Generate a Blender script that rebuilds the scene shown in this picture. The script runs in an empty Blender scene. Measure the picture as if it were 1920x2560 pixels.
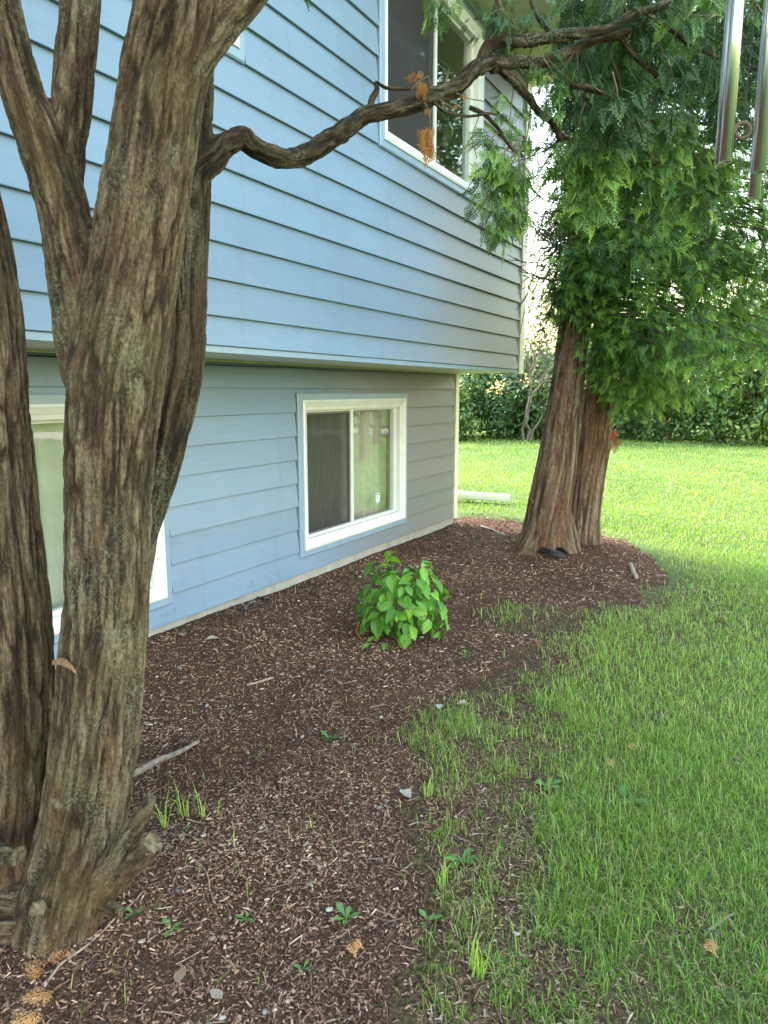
import bpy, math, random
import numpy as np
from mathutils import Vector, Matrix

random.seed(7)
RNG = np.random.default_rng(7)
SC = bpy.context.scene
COL = SC.collection

# ------------------------------------------------------------------ camera, sky, sun, exposure
FPX, PITCH, YAW, EYE = 1794.0, math.radians(9.55), math.radians(29.1), 1.65
cam_d = bpy.data.cameras.new('camera')
cam = bpy.data.objects.new('camera', cam_d)
COL.objects.link(cam)
cam.location = (0, 0, EYE)
cam.rotation_euler = (math.pi / 2 - PITCH, 0, YAW)
cam_d.sensor_fit = 'VERTICAL'
cam_d.sensor_height = 36
cam_d.sensor_width = 27
cam_d.lens = FPX / 2560 * 36
cam_d.clip_start = 0.05
cam_d.clip_end = 2000
cam_d.dof.use_dof = True
cam_d.dof.focus_distance = 4.5
cam_d.dof.aperture_fstop = 9.0
SC.camera = cam

SUN_AZ = math.atan2(-0.93, 0.36)      # measured from +Y towards +X
SUN_EL = math.radians(41)
world = bpy.data.worlds.new('World')
SC.world = world
world.use_nodes = True
wn = world.node_tree.nodes
wl = world.node_tree.links
for n in list(wn):
    wn.remove(n)
w_out = wn.new('ShaderNodeOutputWorld')
w_bg = wn.new('ShaderNodeBackground')
w_sky = wn.new('ShaderNodeTexSky')
w_sky.sky_type = 'NISHITA'
w_sky.sun_disc = False
w_sky.sun_elevation = SUN_EL
w_sky.sun_rotation = SUN_AZ % (2 * math.pi)
w_sky.air_density = 2.0
w_sky.dust_density = 1.0
w_sky.ozone_density = 0.6
w_bg.inputs['Strength'].default_value = 0.15
w_mul = wn.new('ShaderNodeMix')          # the camera's warm white balance for shade, the same over the whole sky
w_mul.data_type = 'RGBA'
w_mul.blend_type = 'MULTIPLY'
w_mul.inputs[0].default_value = 1.0
w_mul.inputs[7].default_value = (1.03, 1.0, 0.95, 1)
wl.new(w_sky.outputs[0], w_mul.inputs[6])
wl.new(w_mul.outputs[2], w_bg.inputs['Color'])
wl.new(w_bg.outputs[0], w_out.inputs['Surface'])

sun_d = bpy.data.lights.new('sun', 'SUN')
sun_d.energy = 1.5
sun_d.angle = math.radians(10)
sun_d.color = (1.0, 0.95, 0.86)
sun = bpy.data.objects.new('sun', sun_d)
COL.objects.link(sun)
sdir = Vector((math.sin(SUN_AZ) * math.cos(SUN_EL), math.cos(SUN_AZ) * math.cos(SUN_EL), math.sin(SUN_EL)))
sun.rotation_euler = sdir.to_track_quat('Z', 'Y').to_euler()
sun.location = sdir * 50

SC.view_settings.view_transform = 'Standard'
SC.view_settings.look = 'None'
SC.view_settings.exposure = 3.05
SC.view_settings.gamma = 1.0
SC.render.engine = 'CYCLES'
SC.cycles.use_denoising = True
SC.cycles.max_bounces = 8
SC.cycles.transparent_max_bounces = 16
SC.cycles.sample_clamp_indirect = 8.0

# ------------------------------------------------------------------ pixel <-> place
KD = 1920 / 1659.0                    # notes were taken on a 1659 px wide view
HEAD = np.array([-math.sin(YAW), math.cos(YAW), 0.0])
RIGHT = np.array([math.cos(YAW), math.sin(YAW), 0.0])
EYEP = np.array([0, 0, EYE])


def ray(xd, yd):
    u = xd * KD - 960
    v = 1280 - yd * KD
    return HEAD * (FPX * math.cos(PITCH) + v * math.sin(PITCH)) + RIGHT * u + np.array([0, 0, v * math.cos(PITCH) - FPX * math.sin(PITCH)])


def at(xd, yd, h):
    """point seen at (xd, yd) whose level distance along the view heading is h"""
    r = ray(xd, yd)
    return EYEP + r * (h / r.dot(HEAD))


def mpp(xd, yd, h):
    """metres per noted pixel there"""
    return h / ray(xd, yd).dot(HEAD) * KD


def ground_z(x, y):
    x = np.asarray(x, float)
    y = np.asarray(y, float)
    z = -0.007 * np.clip(y, -5, 10)
    z = z + 0.085 * np.exp(-(((x + 2.0) / 1.0) ** 2 + ((y - 7.5) / 0.8) ** 2))
    z = z + 0.05 * np.exp(-(((x + 1.85) / 0.5) ** 2 + ((y - 1.35) / 0.5) ** 2))
    z = z + 0.012 * np.sin(x * 2.1 + 0.7 * y) * np.sin(y * 1.7 - 0.4 * x)
    return z


def on_ground(xd, yd, lift=0.0):
    r = ray(xd, yd)
    z = 0.0
    for _ in range(12):
        p = EYEP + r * ((z - EYE) / r[2])
        z = float(ground_z(p[0], p[1])) + lift
    return EYEP + r * ((z - EYE) / r[2])


# ------------------------------------------------------------------ noise (numpy)
def _hash3(i, j, k, seed):
    h = (i * 374761393 + j * 668265263 + k * 2147483647 * 3 + seed * 974711) & 0xFFFFFFFF
    h = ((h ^ (h >> 13)) * 1274126177) & 0xFFFFFFFF
    h = ((h ^ (h >> 16)) * 2246822519) & 0xFFFFFFFF
    h = h ^ (h >> 15)
    return (h & 0xFFFFFF) / float(0xFFFFFF)


def vnoise(p, seed=0):
    p = np.asarray(p, float)
    if p.shape[-1] == 2:
        p = np.concatenate([p, np.zeros(p.shape[:-1] + (1,))], -1)
    f = np.floor(p)
    i = f.astype(np.int64)
    t = p - f
    t = t * t * (3 - 2 * t)
    r = 0
    for a in (0, 1):
        wa = t[..., 0] if a else 1 - t[..., 0]
        for b in (0, 1):
            wb = t[..., 1] if b else 1 - t[..., 1]
            for c in (0, 1):
                wc = t[..., 2] if c else 1 - t[..., 2]
                r = r + wa * wb * wc * _hash3(i[..., 0] + a, i[..., 1] + b, i[..., 2] + c, seed)
    return r


def fbm(p, seed=0, octs=3):
    r, amp, tot = 0, 1.0, 0
    p = np.asarray(p, float)
    for o in range(octs):
        r = r + amp * vnoise(p * 2.03 ** o + o * 17.3, seed + o)
        tot += amp
        amp *= 0.5
    return r / tot


def smooth(a, b, x):
    t = np.clip((x - a) / (b - a), 0, 1)
    return t * t * (3 - 2 * t)


# ------------------------------------------------------------------ mesh helpers
BASE = {}


def mk(name, V, faces, mat, parent=None, smooth_shade=False, attrs=None, vecs=None, origin=None):
    """faces: list of (n,3) or (n,4) index arrays; one mesh object in world coordinates"""
    V = np.asarray(V, np.float64).reshape(-1, 3)
    o0 = np.zeros(3)
    if parent is not None:
        o0 = BASE[parent.name]
    elif origin is not None:
        o0 = np.asarray(origin, float)
    faces = [np.asarray(f, np.int64) for f in faces if len(f)]
    me = bpy.data.meshes.new(name)
    nl = sum(f.size for f in faces)
    nf = sum(len(f) for f in faces)
    me.vertices.add(len(V))
    me.vertices.foreach_set('co', (V - o0).astype(np.float32).ravel())
    me.loops.add(nl)
    me.loops.foreach_set('vertex_index', np.concatenate([f.ravel() for f in faces]).astype(np.int32))
    me.polygons.add(nf)
    sizes = np.concatenate([np.full(len(f), f.shape[1]) for f in faces])
    starts = np.concatenate([[0], np.cumsum(sizes)[:-1]])
    me.polygons.foreach_set('loop_start', starts.astype(np.int32))
    me.polygons.foreach_set('use_smooth', np.full(nf, bool(smooth_shade)))
    me.update(calc_edges=True)
    for k, a in (attrs or {}).items():
        at_ = me.attributes.new(k, 'FLOAT', 'POINT')
        at_.data.foreach_set('value', np.asarray(a, np.float32))
    for k, a in (vecs or {}).items():
        at_ = me.attributes.new(k, 'FLOAT_VECTOR', 'POINT')
        at_.data.foreach_set('vector', np.asarray(a, np.float32).ravel())
    if mat is not None:
        me.materials.append(mat)
    ob = bpy.data.objects.new(name, me)
    COL.objects.link(ob)
    if parent is not None:
        ob.parent = parent
    else:
        ob.location = o0
    BASE[ob.name] = o0
    return ob


def empty(name, loc, label=None, cat=None, group=None):
    o = bpy.data.objects.new(name, None)
    COL.objects.link(o)
    o.location = loc
    o.empty_display_size = 0.1
    BASE[o.name] = np.asarray(loc, float)
    tag(o, label, cat, group)
    return o


def tag(o, label=None, cat=None, group=None, kind=None):
    if label:
        o['label'] = label
    if cat:
        o['category'] = cat
    if group:
        o['group'] = group
    if kind:
        o['kind'] = kind
    return o


class MB:
    def __init__(self):
        self.V, self.T, self.Q, self.n = [], [], [], 0

    def add(self, V, T=(), Q=()):
        V = np.asarray(V, float).reshape(-1, 3)
        self.V.append(V)
        if len(T):
            self.T.append(np.asarray(T, np.int64) + self.n)
        if len(Q):
            self.Q.append(np.asarray(Q, np.int64) + self.n)
        self.n += len(V)
        return self

    def box(self, x0, x1, y0, y1, z0, z1):
        x0, x1 = min(x0, x1), max(x0, x1)
        V = [(x, y, z) for x in (x0, x1) for y in (y0, y1) for z in (z0, z1)]
        Q = [(0, 1, 3, 2), (4, 6, 7, 5), (0, 4, 5, 1), (2, 3, 7, 6), (0, 2, 6, 4), (1, 5, 7, 3)]
        return self.add(V, Q=Q)

    def prism(self, prof0, prof1):
        """closed profile at one end and at the other, same point count"""
        a, b = np.asarray(prof0, float), np.asarray(prof1, float)
        n = len(a)
        Q = [(i, (i + 1) % n, n + (i + 1) % n, n + i) for i in range(n)]
        self.add(np.concatenate([a, b]), Q=Q)
        k = self.n - 2 * n
        T = [(k, k + i + 1, k + i) for i in range(1, n - 1)] + [(k + n, k + n + i, k + n + i + 1) for i in range(1, n - 1)]
        self.T.append(np.asarray(T, np.int64))
        return self

    def build(self, name, mat, parent=None, **kw):
        F = []
        if self.T:
            F.append(np.concatenate(self.T))
        if self.Q:
            F.append(np.concatenate(self.Q))
        return mk(name, np.concatenate(self.V), F, mat, parent, **kw)


def catmull(P, n):
    P = np.asarray(P, float)
    if len(P) < 3:
        t = np.linspace(0, 1, n)[:, None]
        return P[0] * (1 - t) + P[-1] * t
    Q = np.concatenate([[2 * P[0] - P[1]], P, [2 * P[-1] - P[-2]]])
    u = np.linspace(0, len(P) - 1 - 1e-9, n)
    i = u.astype(int)
    t = (u - i)[:, None]
    a, b, c, d = Q[i], Q[i + 1], Q[i + 2], Q[i + 3]
    return 0.5 * (2 * b + (c - a) * t + (2 * a - 5 * b + 4 * c - d) * t ** 2 + (3 * b - a - 3 * c + d) * t ** 3)


def frames(C):
    T = np.gradient(C, axis=0)
    T /= np.linalg.norm(T, axis=1)[:, None] + 1e-12
    N = np.zeros_like(C)
    ref = np.array([1.0, 0, 0]) if abs(T[0][0]) < 0.8 else np.array([0, 1.0, 0])
    v = ref - T[0] * ref.dot(T[0])
    N[0] = v / np.linalg.norm(v)
    for i in range(1, len(C)):
        v = N[i - 1] - T[i] * N[i - 1].dot(T[i])
        N[i] = v / (np.linalg.norm(v) + 1e-12)
    return T, N, np.cross(T, N)


def tube(C, R, seg=8, cap=True):
    """C centre line (n,3), R radii (n); returns V, T, Q"""
    C = np.asarray(C, float)
    R = np.broadcast_to(np.asarray(R, float), (len(C),))
    T, N, B = frames(C)
    a = np.linspace(0, 2 * math.pi, seg, endpoint=False)
    V = (C[:, None] + R[:, None, None] * (np.cos(a)[None, :, None] * N[:, None] + np.sin(a)[None, :, None] * B[:, None])).reshape(-1, 3)
    n = len(C)
    i, j = np.meshgrid(np.arange(n - 1), np.arange(seg), indexing='ij')
    j2 = (j + 1) % seg
    Q = np.stack([i * seg + j, i * seg + j2, (i + 1) * seg + j2, (i + 1) * seg + j], -1).reshape(-1, 4)
    Tt = []
    if cap:
        V = np.concatenate([V, C[:1], C[-1:]])
        k = n * seg
        for q in range(seg):
            Tt.append((k, (q + 1) % seg, q))
            Tt.append((k + 1, (n - 1) * seg + q, (n - 1) * seg + (q + 1) % seg))
    return V, Tt, Q


# ------------------------------------------------------------------ materials
def new_mat(name):
    m = bpy.data.materials.new(name)
    m.use_nodes = True
    nt = m.node_tree
    b = nt.nodes.get('Principled BSDF')
    return m, nt, b


def nd(nt, kind, **kw):
    n = nt.nodes.new(kind)
    for k, v in kw.items():
        if k in n.inputs:
            n.inputs[k].default_value = v
        else:
            setattr(n, k, v)
    return n


def ramp(nt, fac, stops, interp='LINEAR'):
    r = nt.nodes.new('ShaderNodeValToRGB')
    r.color_ramp.interpolation = interp
    el = r.color_ramp.elements
    while len(el) < len(stops):
        el.new(0.5)
    for e, (p, c) in zip(el, stops):
        e.position = p
        e.color = (c[0], c[1], c[2], 1)
    nt.links.new(fac, r.inputs['Fac'])
    return r.outputs['Color']


def mix(nt, fac, a, b, mode='MIX'):
    m = nt.nodes.new('ShaderNodeMix')
    m.data_type = 'RGBA'
    m.blend_type = mode
    for sock, v in ((m.inputs[0], fac), (m.inputs[6], a), (m.inputs[7], b)):
        if hasattr(v, 'is_linked'):
            nt.links.new(v, sock)
        elif isinstance(v, (tuple, list)):
            sock.default_value = (v[0], v[1], v[2], 1)
        else:
            sock.default_value = v
    return m.outputs[2]


def coords(nt, kind='Object', scale=(1, 1, 1)):
    tc = nt.nodes.new('ShaderNodeTexCoord')
    mp = nt.nodes.new('ShaderNodeMapping')
    mp.inputs['Scale'].default_value = scale
    nt.links.new(tc.outputs[kind], mp.inputs['Vector'])
    return mp.outputs[0]


def world_pos(nt, scale=(1, 1, 1)):
    ge = nt.nodes.new('ShaderNodeNewGeometry')
    mp = nt.nodes.new('ShaderNodeMapping')
    mp.inputs['Scale'].default_value = scale
    nt.links.new(ge.outputs['Position'], mp.inputs['Vector'])
    return mp.outputs[0]


def noise(nt, vec, scale, detail=4, rough=0.55, dist=0.0):
    n = nt.nodes.new('ShaderNodeTexNoise')
    n.inputs['Scale'].default_value = scale
    n.inputs['Detail'].default_value = detail
    n.inputs['Roughness'].default_value = rough
    n.inputs['Distortion'].default_value = dist
    if vec is not None:
        nt.links.new(vec, n.inputs['Vector'])
    return n.outputs['Fac']


def attr(nt, name, out='Fac'):
    a = nt.nodes.new('ShaderNodeAttribute')
    a.attribute_name = name
    return a.outputs[out]


def bump(nt, b, h, strength=0.3, dist=0.01):
    n = nt.nodes.new('ShaderNodeBump')
    n.inputs['Strength'].default_value = strength
    n.inputs['Distance'].default_value = dist
    nt.links.new(h, n.inputs['Height'])
    nt.links.new(n.outputs[0], b.inputs['Normal'])


def plain(name, col, rough=0.6, metallic=0.0, var=0.12, nscale=8.0, spec=0.5, bumpk=0.0):
    m, nt, b = new_mat(name)
    v = world_pos(nt)
    f = noise(nt, v, nscale, 5)
    lo = tuple(c * (1 - var) for c in col)
    hi = tuple(min(1, c * (1 + var)) for c in col)
    nt.links.new(ramp(nt, f, [(0.3, lo), (0.7, hi)]), b.inputs['Base Color'])
    b.inputs['Roughness'].default_value = rough
    b.inputs['Metallic'].default_value = metallic
    b.inputs['Specular IOR Level'].default_value = spec
    if bumpk:
        bump(nt, b, noise(nt, v, nscale * 12, 3), bumpk, 0.003)
    return m


def leafy(name, stops, trans=0.35, rough=0.5, tcol=None, veins=False):
    """foliage: colour from each leaf's own tint; some light passes through"""
    m, nt, b = new_mat(name)
    c = ramp(nt, attr(nt, 'tint'), stops)
    if veins:
        v = coords(nt, 'Object', (1, 1, 1))
        sep = nt.nodes.new('ShaderNodeSeparateXYZ')
        nt.links.new(v, sep.inputs[0])
        ab = nd(nt, 'ShaderNodeMath', operation='ABSOLUTE')
        nt.links.new(sep.outputs[0], ab.inputs[0])
        mid = nd(nt, 'ShaderNodeMath', operation='LESS_THAN')
        nt.links.new(ab.outputs[0], mid.inputs[0])
        mid.inputs[1].default_value = 0.014
        ad = nd(nt, 'ShaderNodeMath', operation='MULTIPLY_ADD')
        nt.links.new(ab.outputs[0], ad.inputs[0])
        ad.inputs[1].default_value = -1.0
        nt.links.new(sep.outputs[1], ad.inputs[2])
        w = nd(nt, 'ShaderNodeMath', operation='SINE')
        w2 = nd(nt, 'ShaderNodeMath', operation='MULTIPLY')
        w2.inputs[1].default_value = 55.0
        nt.links.new(ad.outputs[0], w2.inputs[0])
        nt.links.new(w2.outputs[0], w.inputs[0])
        c = mix(nt, mid.outputs[0], c, (0.30, 0.42, 0.12))
        bump(nt, b, w.outputs[0], 0.35, 0.02)
        oi = nt.nodes.new('ShaderNodeObjectInfo')
        c = mix(nt, 1.0, c, ramp(nt, oi.outputs['Random'], [(0, (0.5, 0.62, 0.55)), (0.6, (0.95, 0.98, 0.9)), (1, (1.45, 1.2, 0.8))]), 'MULTIPLY')
    nt.links.new(c, b.inputs['Base Color'])
    b.inputs['Roughness'].default_value = rough
    tr = nt.nodes.new('ShaderNodeBsdfTranslucent')
    tc = mix(nt, 1.0, c, tcol or (1.2, 1.25, 0.55), 'MULTIPLY')
    nt.links.new(tc, tr.inputs['Color'])
    ms = nt.nodes.new('ShaderNodeMixShader')
    ms.inputs[0].default_value = trans
    nt.links.new(b.outputs[0], ms.inputs[1])
    nt.links.new(tr.outputs[0], ms.inputs[2])
    nt.links.new(ms.outputs[0], nt.nodes['Material Output'].inputs['Surface'])
    return m


def mat_siding():
    m, nt, b = new_mat('blue_grey_lap_siding')
    p = world_pos(nt)
    grain = noise(nt, world_pos(nt, (1, 3.0, 160)), 1.0, 4, 0.6)
    blot = noise(nt, world_pos(nt, (1, 1.2, 2.4)), 1.0, 4)
    c = ramp(nt, blot, [(0.3, (0.140, 0.220, 0.335)), (0.7, (0.158, 0.246, 0.372))])
    # greyer towards the far end: the shift of light put into the colour
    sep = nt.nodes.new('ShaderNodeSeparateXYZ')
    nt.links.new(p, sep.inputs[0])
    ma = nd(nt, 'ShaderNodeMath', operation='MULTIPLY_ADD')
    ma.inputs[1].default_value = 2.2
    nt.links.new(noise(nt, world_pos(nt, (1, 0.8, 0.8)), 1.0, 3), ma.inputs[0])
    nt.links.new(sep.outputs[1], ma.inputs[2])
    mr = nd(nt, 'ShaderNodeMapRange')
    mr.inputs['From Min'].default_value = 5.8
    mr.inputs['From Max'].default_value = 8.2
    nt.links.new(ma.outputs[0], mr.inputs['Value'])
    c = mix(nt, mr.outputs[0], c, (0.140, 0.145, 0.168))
    c = mix(nt, 0.10, c, ramp(nt, grain, [(0.35, (0.13, 0.17, 0.23)), (0.7, (0.45, 0.5, 0.56))]))
    oi = nt.nodes.new('ShaderNodeObjectInfo')
    c = mix(nt, 1.0, c, ramp(nt, oi.outputs['Random'], [(0, (0.93, 0.94, 0.95)), (1, (1.06, 1.05, 1.04))]), 'MULTIPLY')
    # mud splash low down, and run marks
    zr = nd(nt, 'ShaderNodeMapRange')
    zr.inputs['From Min'].default_value = 0.75
    zr.inputs['From Max'].default_value = 0.02
    zr.inputs['To Max'].default_value = 0.75
    nt.links.new(sep.outputs[2], zr.inputs['Value'])
    mud = nd(nt, 'ShaderNodeMath', operation='MULTIPLY')
    nt.links.new(zr.outputs[0], mud.inputs[0])
    nt.links.new(ramp(nt, noise(nt, world_pos(nt, (1, 40, 34)), 1.0, 3, 0.7), [(0.60, (0, 0, 0)), (0.70, (1, 1, 1))]), mud.inputs[1])
    c = mix(nt, mud.outputs[0], c, (0.13, 0.10, 0.075))
    run = noise(nt, world_pos(nt, (1, 9, 0.7)), 1.0, 4, 0.65)
    c = mix(nt, ramp(nt, run, [(0.55, (0, 0, 0)), (0.78, (0.28, 0.28, 0.28))]), c, (0.12, 0.13, 0.14))
    spk = noise(nt, world_pos(nt, (1, 60, 60)), 1.0, 2)
    c = mix(nt, ramp(nt, spk, [(0.78, (0, 0, 0)), (0.84, (0.5, 0.5, 0.5))]), c, (0.12, 0.12, 0.11))
    nt.links.new(c, b.inputs['Base Color'])
    b.inputs['Roughness'].default_value = 0.42
    bump(nt, b, grain, 0.22, 0.002)
    return m


def mat_bark(name, cols, lichen=0.5, scale=1.0, moss=0.3):
    """cols: inner bark, mid, outer weathered face, bleached face, fresh reddish strip"""
    m, nt, b = new_mat(name)
    v = attr(nt, 'bark', 'Vector')
    f1 = noise(nt, v, 105 * scale, 6, 0.7, 0.8)
    vm = nt.nodes.new('ShaderNodeMapping')
    vm.inputs['Scale'].default_value = (1, 1, 2.6)
    nt.links.new(v, vm.inputs['Vector'])
    f2 = noise(nt, vm.outputs[0], 190 * scale, 6, 0.75, 0.5)
    f3 = noise(nt, v, 16 * scale, 4, 0.6)
    pl = attr(nt, 'plate')
    sm = nd(nt, 'ShaderNodeMath', operation='MULTIPLY_ADD')
    nt.links.new(f1, sm.inputs[0])
    sm.inputs[1].default_value = 1.7
    ps = nd(nt, 'ShaderNodeMath', operation='MULTIPLY_ADD')
    nt.links.new(pl, ps.inputs[0])
    ps.inputs[1].default_value = 0.75
    ps.inputs[2].default_value = -0.05
    nt.links.new(ps.outputs[0], sm.inputs[2])
    hf = nd(nt, 'ShaderNodeMath', operation='MULTIPLY')
    nt.links.new(sm.outputs[0], hf.inputs[0])
    hf.inputs[1].default_value = 0.5
    c = ramp(nt, hf.outputs[0], [(0.36, cols[0]), (0.54, cols[1]), (0.68, cols[2]), (0.85, cols[3])])
    c = mix(nt, ramp(nt, f3, [(0.50, (0, 0, 0)), (0.66, (0.6, 0.6, 0.6))]), c, cols[4])
    c = mix(nt, 0.85, c, ramp(nt, f2, [(0.34, (0.25, 0.25, 0.25)), (0.66, (1.65, 1.65, 1.65))]), 'MULTIPLY')
    p = world_pos(nt)
    if lichen:
        l1 = noise(nt, world_pos(nt, (1, 1, 0.45)), 6.5, 3)
        l2 = noise(nt, p, 120, 5, 0.75)
        mu = nd(nt, 'ShaderNodeMath', operation='MULTIPLY')
        nt.links.new(ramp(nt, l1, [(0.50, (0, 0, 0)), (0.66, (1, 1, 1))]), mu.inputs[0])
        nt.links.new(ramp(nt, l2, [(0.49, (0, 0, 0)), (0.62, (lichen, lichen, lichen))]), mu.inputs[1])
        c = mix(nt, mu.outputs[0], c, (0.30, 0.33, 0.22))
        y2 = noise(nt, p, 130, 2)
        c = mix(nt, ramp(nt, y2, [(0.69, (0, 0, 0)), (0.73, (0.6, 0.6, 0.6))]), c, (0.26, 0.24, 0.05))
    if moss:
        g = noise(nt, p, 3.1, 3)
        c = mix(nt, ramp(nt, g, [(0.48, (0, 0, 0)), (0.7, (moss, moss, moss))]), c, (0.10, 0.095, 0.025))
    nt.links.new(c, b.inputs['Base Color'])
    b.inputs['Roughness'].default_value = 0.85
    b.inputs['Specular IOR Level'].default_value = 0.25
    h = nd(nt, 'ShaderNodeMath', operation='ADD')
    nt.links.new(f1, h.inputs[0])
    nt.links.new(f2, h.inputs[1])
    bump(nt, b, h.outputs[0], 1.0, 0.012 / scale)
    return m


M = {}
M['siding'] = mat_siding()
M['trim_blue'] = plain('blue_grey_trim_metal', (0.215, 0.30, 0.41), 0.35, var=0.05)
M['white_vinyl'] = plain('white_window_vinyl', (0.62, 0.63, 0.63), 0.35, var=0.08, nscale=5)
M['cream'] = plain('cream_corner_trim', (0.74, 0.71, 0.60), 0.45, var=0.05)
M['soffit'] = plain('cream_soffit_metal', (0.66, 0.62, 0.44), 0.5, var=0.05)
M['white_metal'] = plain('white_painted_metal', (0.8, 0.79, 0.75), 0.4, var=0.04)
M['felt'] = plain('black_wall_felt', (0.03, 0.03, 0.032), 0.9)
M['room'] = plain('dim_room_paint', (0.22, 0.21, 0.2), 0.9)
M['shingle'] = plain('grey_roof_shingle', (0.09, 0.085, 0.08), 0.9, var=0.4, nscale=20)
M['dark_frame'] = plain('dark_screen_frame', (0.10, 0.10, 0.105), 0.5)
M['curtain'] = plain('off_white_curtain_cloth', (0.50, 0.48, 0.43), 0.9, var=0.06)
M['cable_tan'] = plain('old_cream_cable', (0.5, 0.45, 0.3), 0.6)
M['black_plastic'] = plain('black_plastic', (0.015, 0.015, 0.017), 0.35)
M['stake_metal'] = plain('dull_metal', (0.3, 0.3, 0.3), 0.4, metallic=0.8)
M['tape'] = plain('sticker_white', (0.75, 0.78, 0.8), 0.4)
M['sticker_blue'] = plain('sticker_blue', (0.05, 0.12, 0.3), 0.4)


def mat_concrete(name, col, sc=6):
    m, nt, b = new_mat(name)
    p = world_pos(nt)
    f = noise(nt, p, sc, 6, 0.65)
    s = noise(nt, p, 60, 3)
    c = ramp(nt, f, [(0.25, tuple(x * 0.72 for x in col)), (0.75, tuple(x * 1.18 for x in col))])
    c = mix(nt, ramp(nt, s, [(0.66, (0, 0, 0)), (0.74, (0.7, 0.7, 0.7))]), c, (0.08, 0.06, 0.05))
    nt.links.new(c, b.inputs['Base Color'])
    b.inputs['Roughness'].default_value = 0.9
    bump(nt, b, s, 0.4, 0.004)
    return m


M['concrete'] = mat_concrete('bare_concrete', (0.36, 0.335, 0.31))
M['driveway'] = mat_concrete('pinkish_driveway_concrete', (0.42, 0.34, 0.28), 1.5)


def mat_glass():
    m, nt, b = new_mat('window_glass')
    nt.nodes.remove(b)
    tr = nt.nodes.new('ShaderNodeBsdfTransparent')
    tr.inputs['Color'].default_value = (0.90, 0.93, 0.91, 1)
    gl = nt.nodes.new('ShaderNodeBsdfGlossy')
    gl.inputs['Roughness'].default_value = 0.015
    gl.inputs['Color'].default_value = (1, 1, 1, 1)
    lw = nt.nodes.new('ShaderNodeLayerWeight')
    lw.inputs['Blend'].default_value = 0.5
    pw = nd(nt, 'ShaderNodeMath', operation='POWER')
    nt.links.new(lw.outputs['Facing'], pw.inputs[0])
    pw.inputs[1].default_value = 4.0
    fr = nd(nt, 'ShaderNodeMath', operation='MULTIPLY_ADD')
    nt.links.new(pw.outputs[0], fr.inputs[0])
    fr.inputs[1].default_value = 0.85
    fr.inputs[2].default_value = 0.075
    bp = nt.nodes.new('ShaderNodeBump')
    bp.inputs['Strength'].default_value = 0.05
    bp.inputs['Distance'].default_value = 0.01
    nt.links.new(noise(nt, world_pos(nt), 3.0, 2), bp.inputs['Height'])
    nt.links.new(bp.outputs[0], gl.inputs['Normal'])
    ms = nt.nodes.new('ShaderNodeMixShader')
    nt.links.new(fr.outputs[0], ms.inputs[0])
    nt.links.new(tr.outputs[0], ms.inputs[1])
    nt.links.new(gl.outputs[0], ms.inputs[2])
    nt.links.new(ms.outputs[0], nt.nodes['Material Output'].inputs['Surface'])
    return m


def mat_screen():
    m, nt, b = new_mat('grey_insect_screen')
    b.inputs['Base Color'].default_value = (0.035, 0.035, 0.04, 1)
    b.inputs['Roughness'].default_value = 0.6
    tr = nt.nodes.new('ShaderNodeBsdfTransparent')
    ms = nt.nodes.new('ShaderNodeMixShader')
    st = noise(nt, world_pos(nt, (1, 160, 6)), 1.0, 2)
    nt.links.new(ramp(nt, st, [(0.3, (0.36, 0.36, 0.36)), (0.7, (0.56, 0.56, 0.56))]), ms.inputs[0])
    nt.links.new(tr.outputs[0], ms.inputs[1])
    nt.links.new(b.outputs[0], ms.inputs[2])
    nt.links.new(ms.outputs[0], nt.nodes['Material Output'].inputs['Surface'])
    return m


M['glass'] = mat_glass()
M['screen'] = mat_screen()


def mat_lawn():
    m, nt, b = new_mat('lawn_soil_and_thatch')
    p = world_pos(nt)
    f = noise(nt, p, 3.0, 6, 0.65)
    s = noise(nt, p, 60, 4, 0.7)
    green = ramp(nt, noise(nt, p, 0.9, 5, 0.6), [(0.3, (0.07, 0.115, 0.03)), (0.6, (0.10, 0.15, 0.04)), (0.75, (0.14, 0.17, 0.06))])
    soil = ramp(nt, s, [(0.35, (0.022, 0.010, 0.006)), (0.5, (0.08, 0.042, 0.026)), (0.68, (0.20, 0.115, 0.072))])
    fac = nd(nt, 'ShaderNodeMath', operation='ADD')
    fac.use_clamp = True
    nt.links.new(attr(nt, 'bare'), fac.inputs[0])
    nt.links.new(ramp(nt, f, [(0.5, (0, 0, 0)), (0.75, (0.35, 0.35, 0.35))]), fac.inputs[1])
    nt.links.new(mix(nt, fac.outputs[0], green, soil), b.inputs['Base Color'])
    b.inputs['Roughness'].default_value = 0.95
    b.inputs['Specular IOR Level'].default_value = 0.1
    bump(nt, b, s, 0.6, 0.02)
    return m


def mat_mulch_ground():
    m, nt, b = new_mat('dark_mulch_soil')
    p = world_pos(nt)
    s = noise(nt, p, 90, 5, 0.7)
    f = noise(nt, p, 2.5, 4)
    c = ramp(nt, s, [(0.3, (0.028, 0.013, 0.008)), (0.5, (0.095, 0.050, 0.031)), (0.7, (0.22, 0.13, 0.085))])
    c = mix(nt, 0.5, c, ramp(nt, f, [(0.3, (0.6, 0.55, 0.55)), (0.7, (1.3, 1.2, 1.1))]), 'MULTIPLY')
    nt.links.new(c, b.inputs['Base Color'])
    b.inputs['Roughness'].default_value = 0.95
    b.inputs['Specular IOR Level'].default_value = 0.1
    bump(nt, b, s, 0.9, 0.02)
    return m


def mat_tint(name, stops, rough=0.85):
    m, nt, b = new_mat(name)
    nt.links.new(ramp(nt, attr(nt, 'tint'), stops), b.inputs['Base Color'])
    b.inputs['Roughness'].default_value = rough
    b.inputs['Specular IOR Level'].default_value = 0.25
    return m


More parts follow.
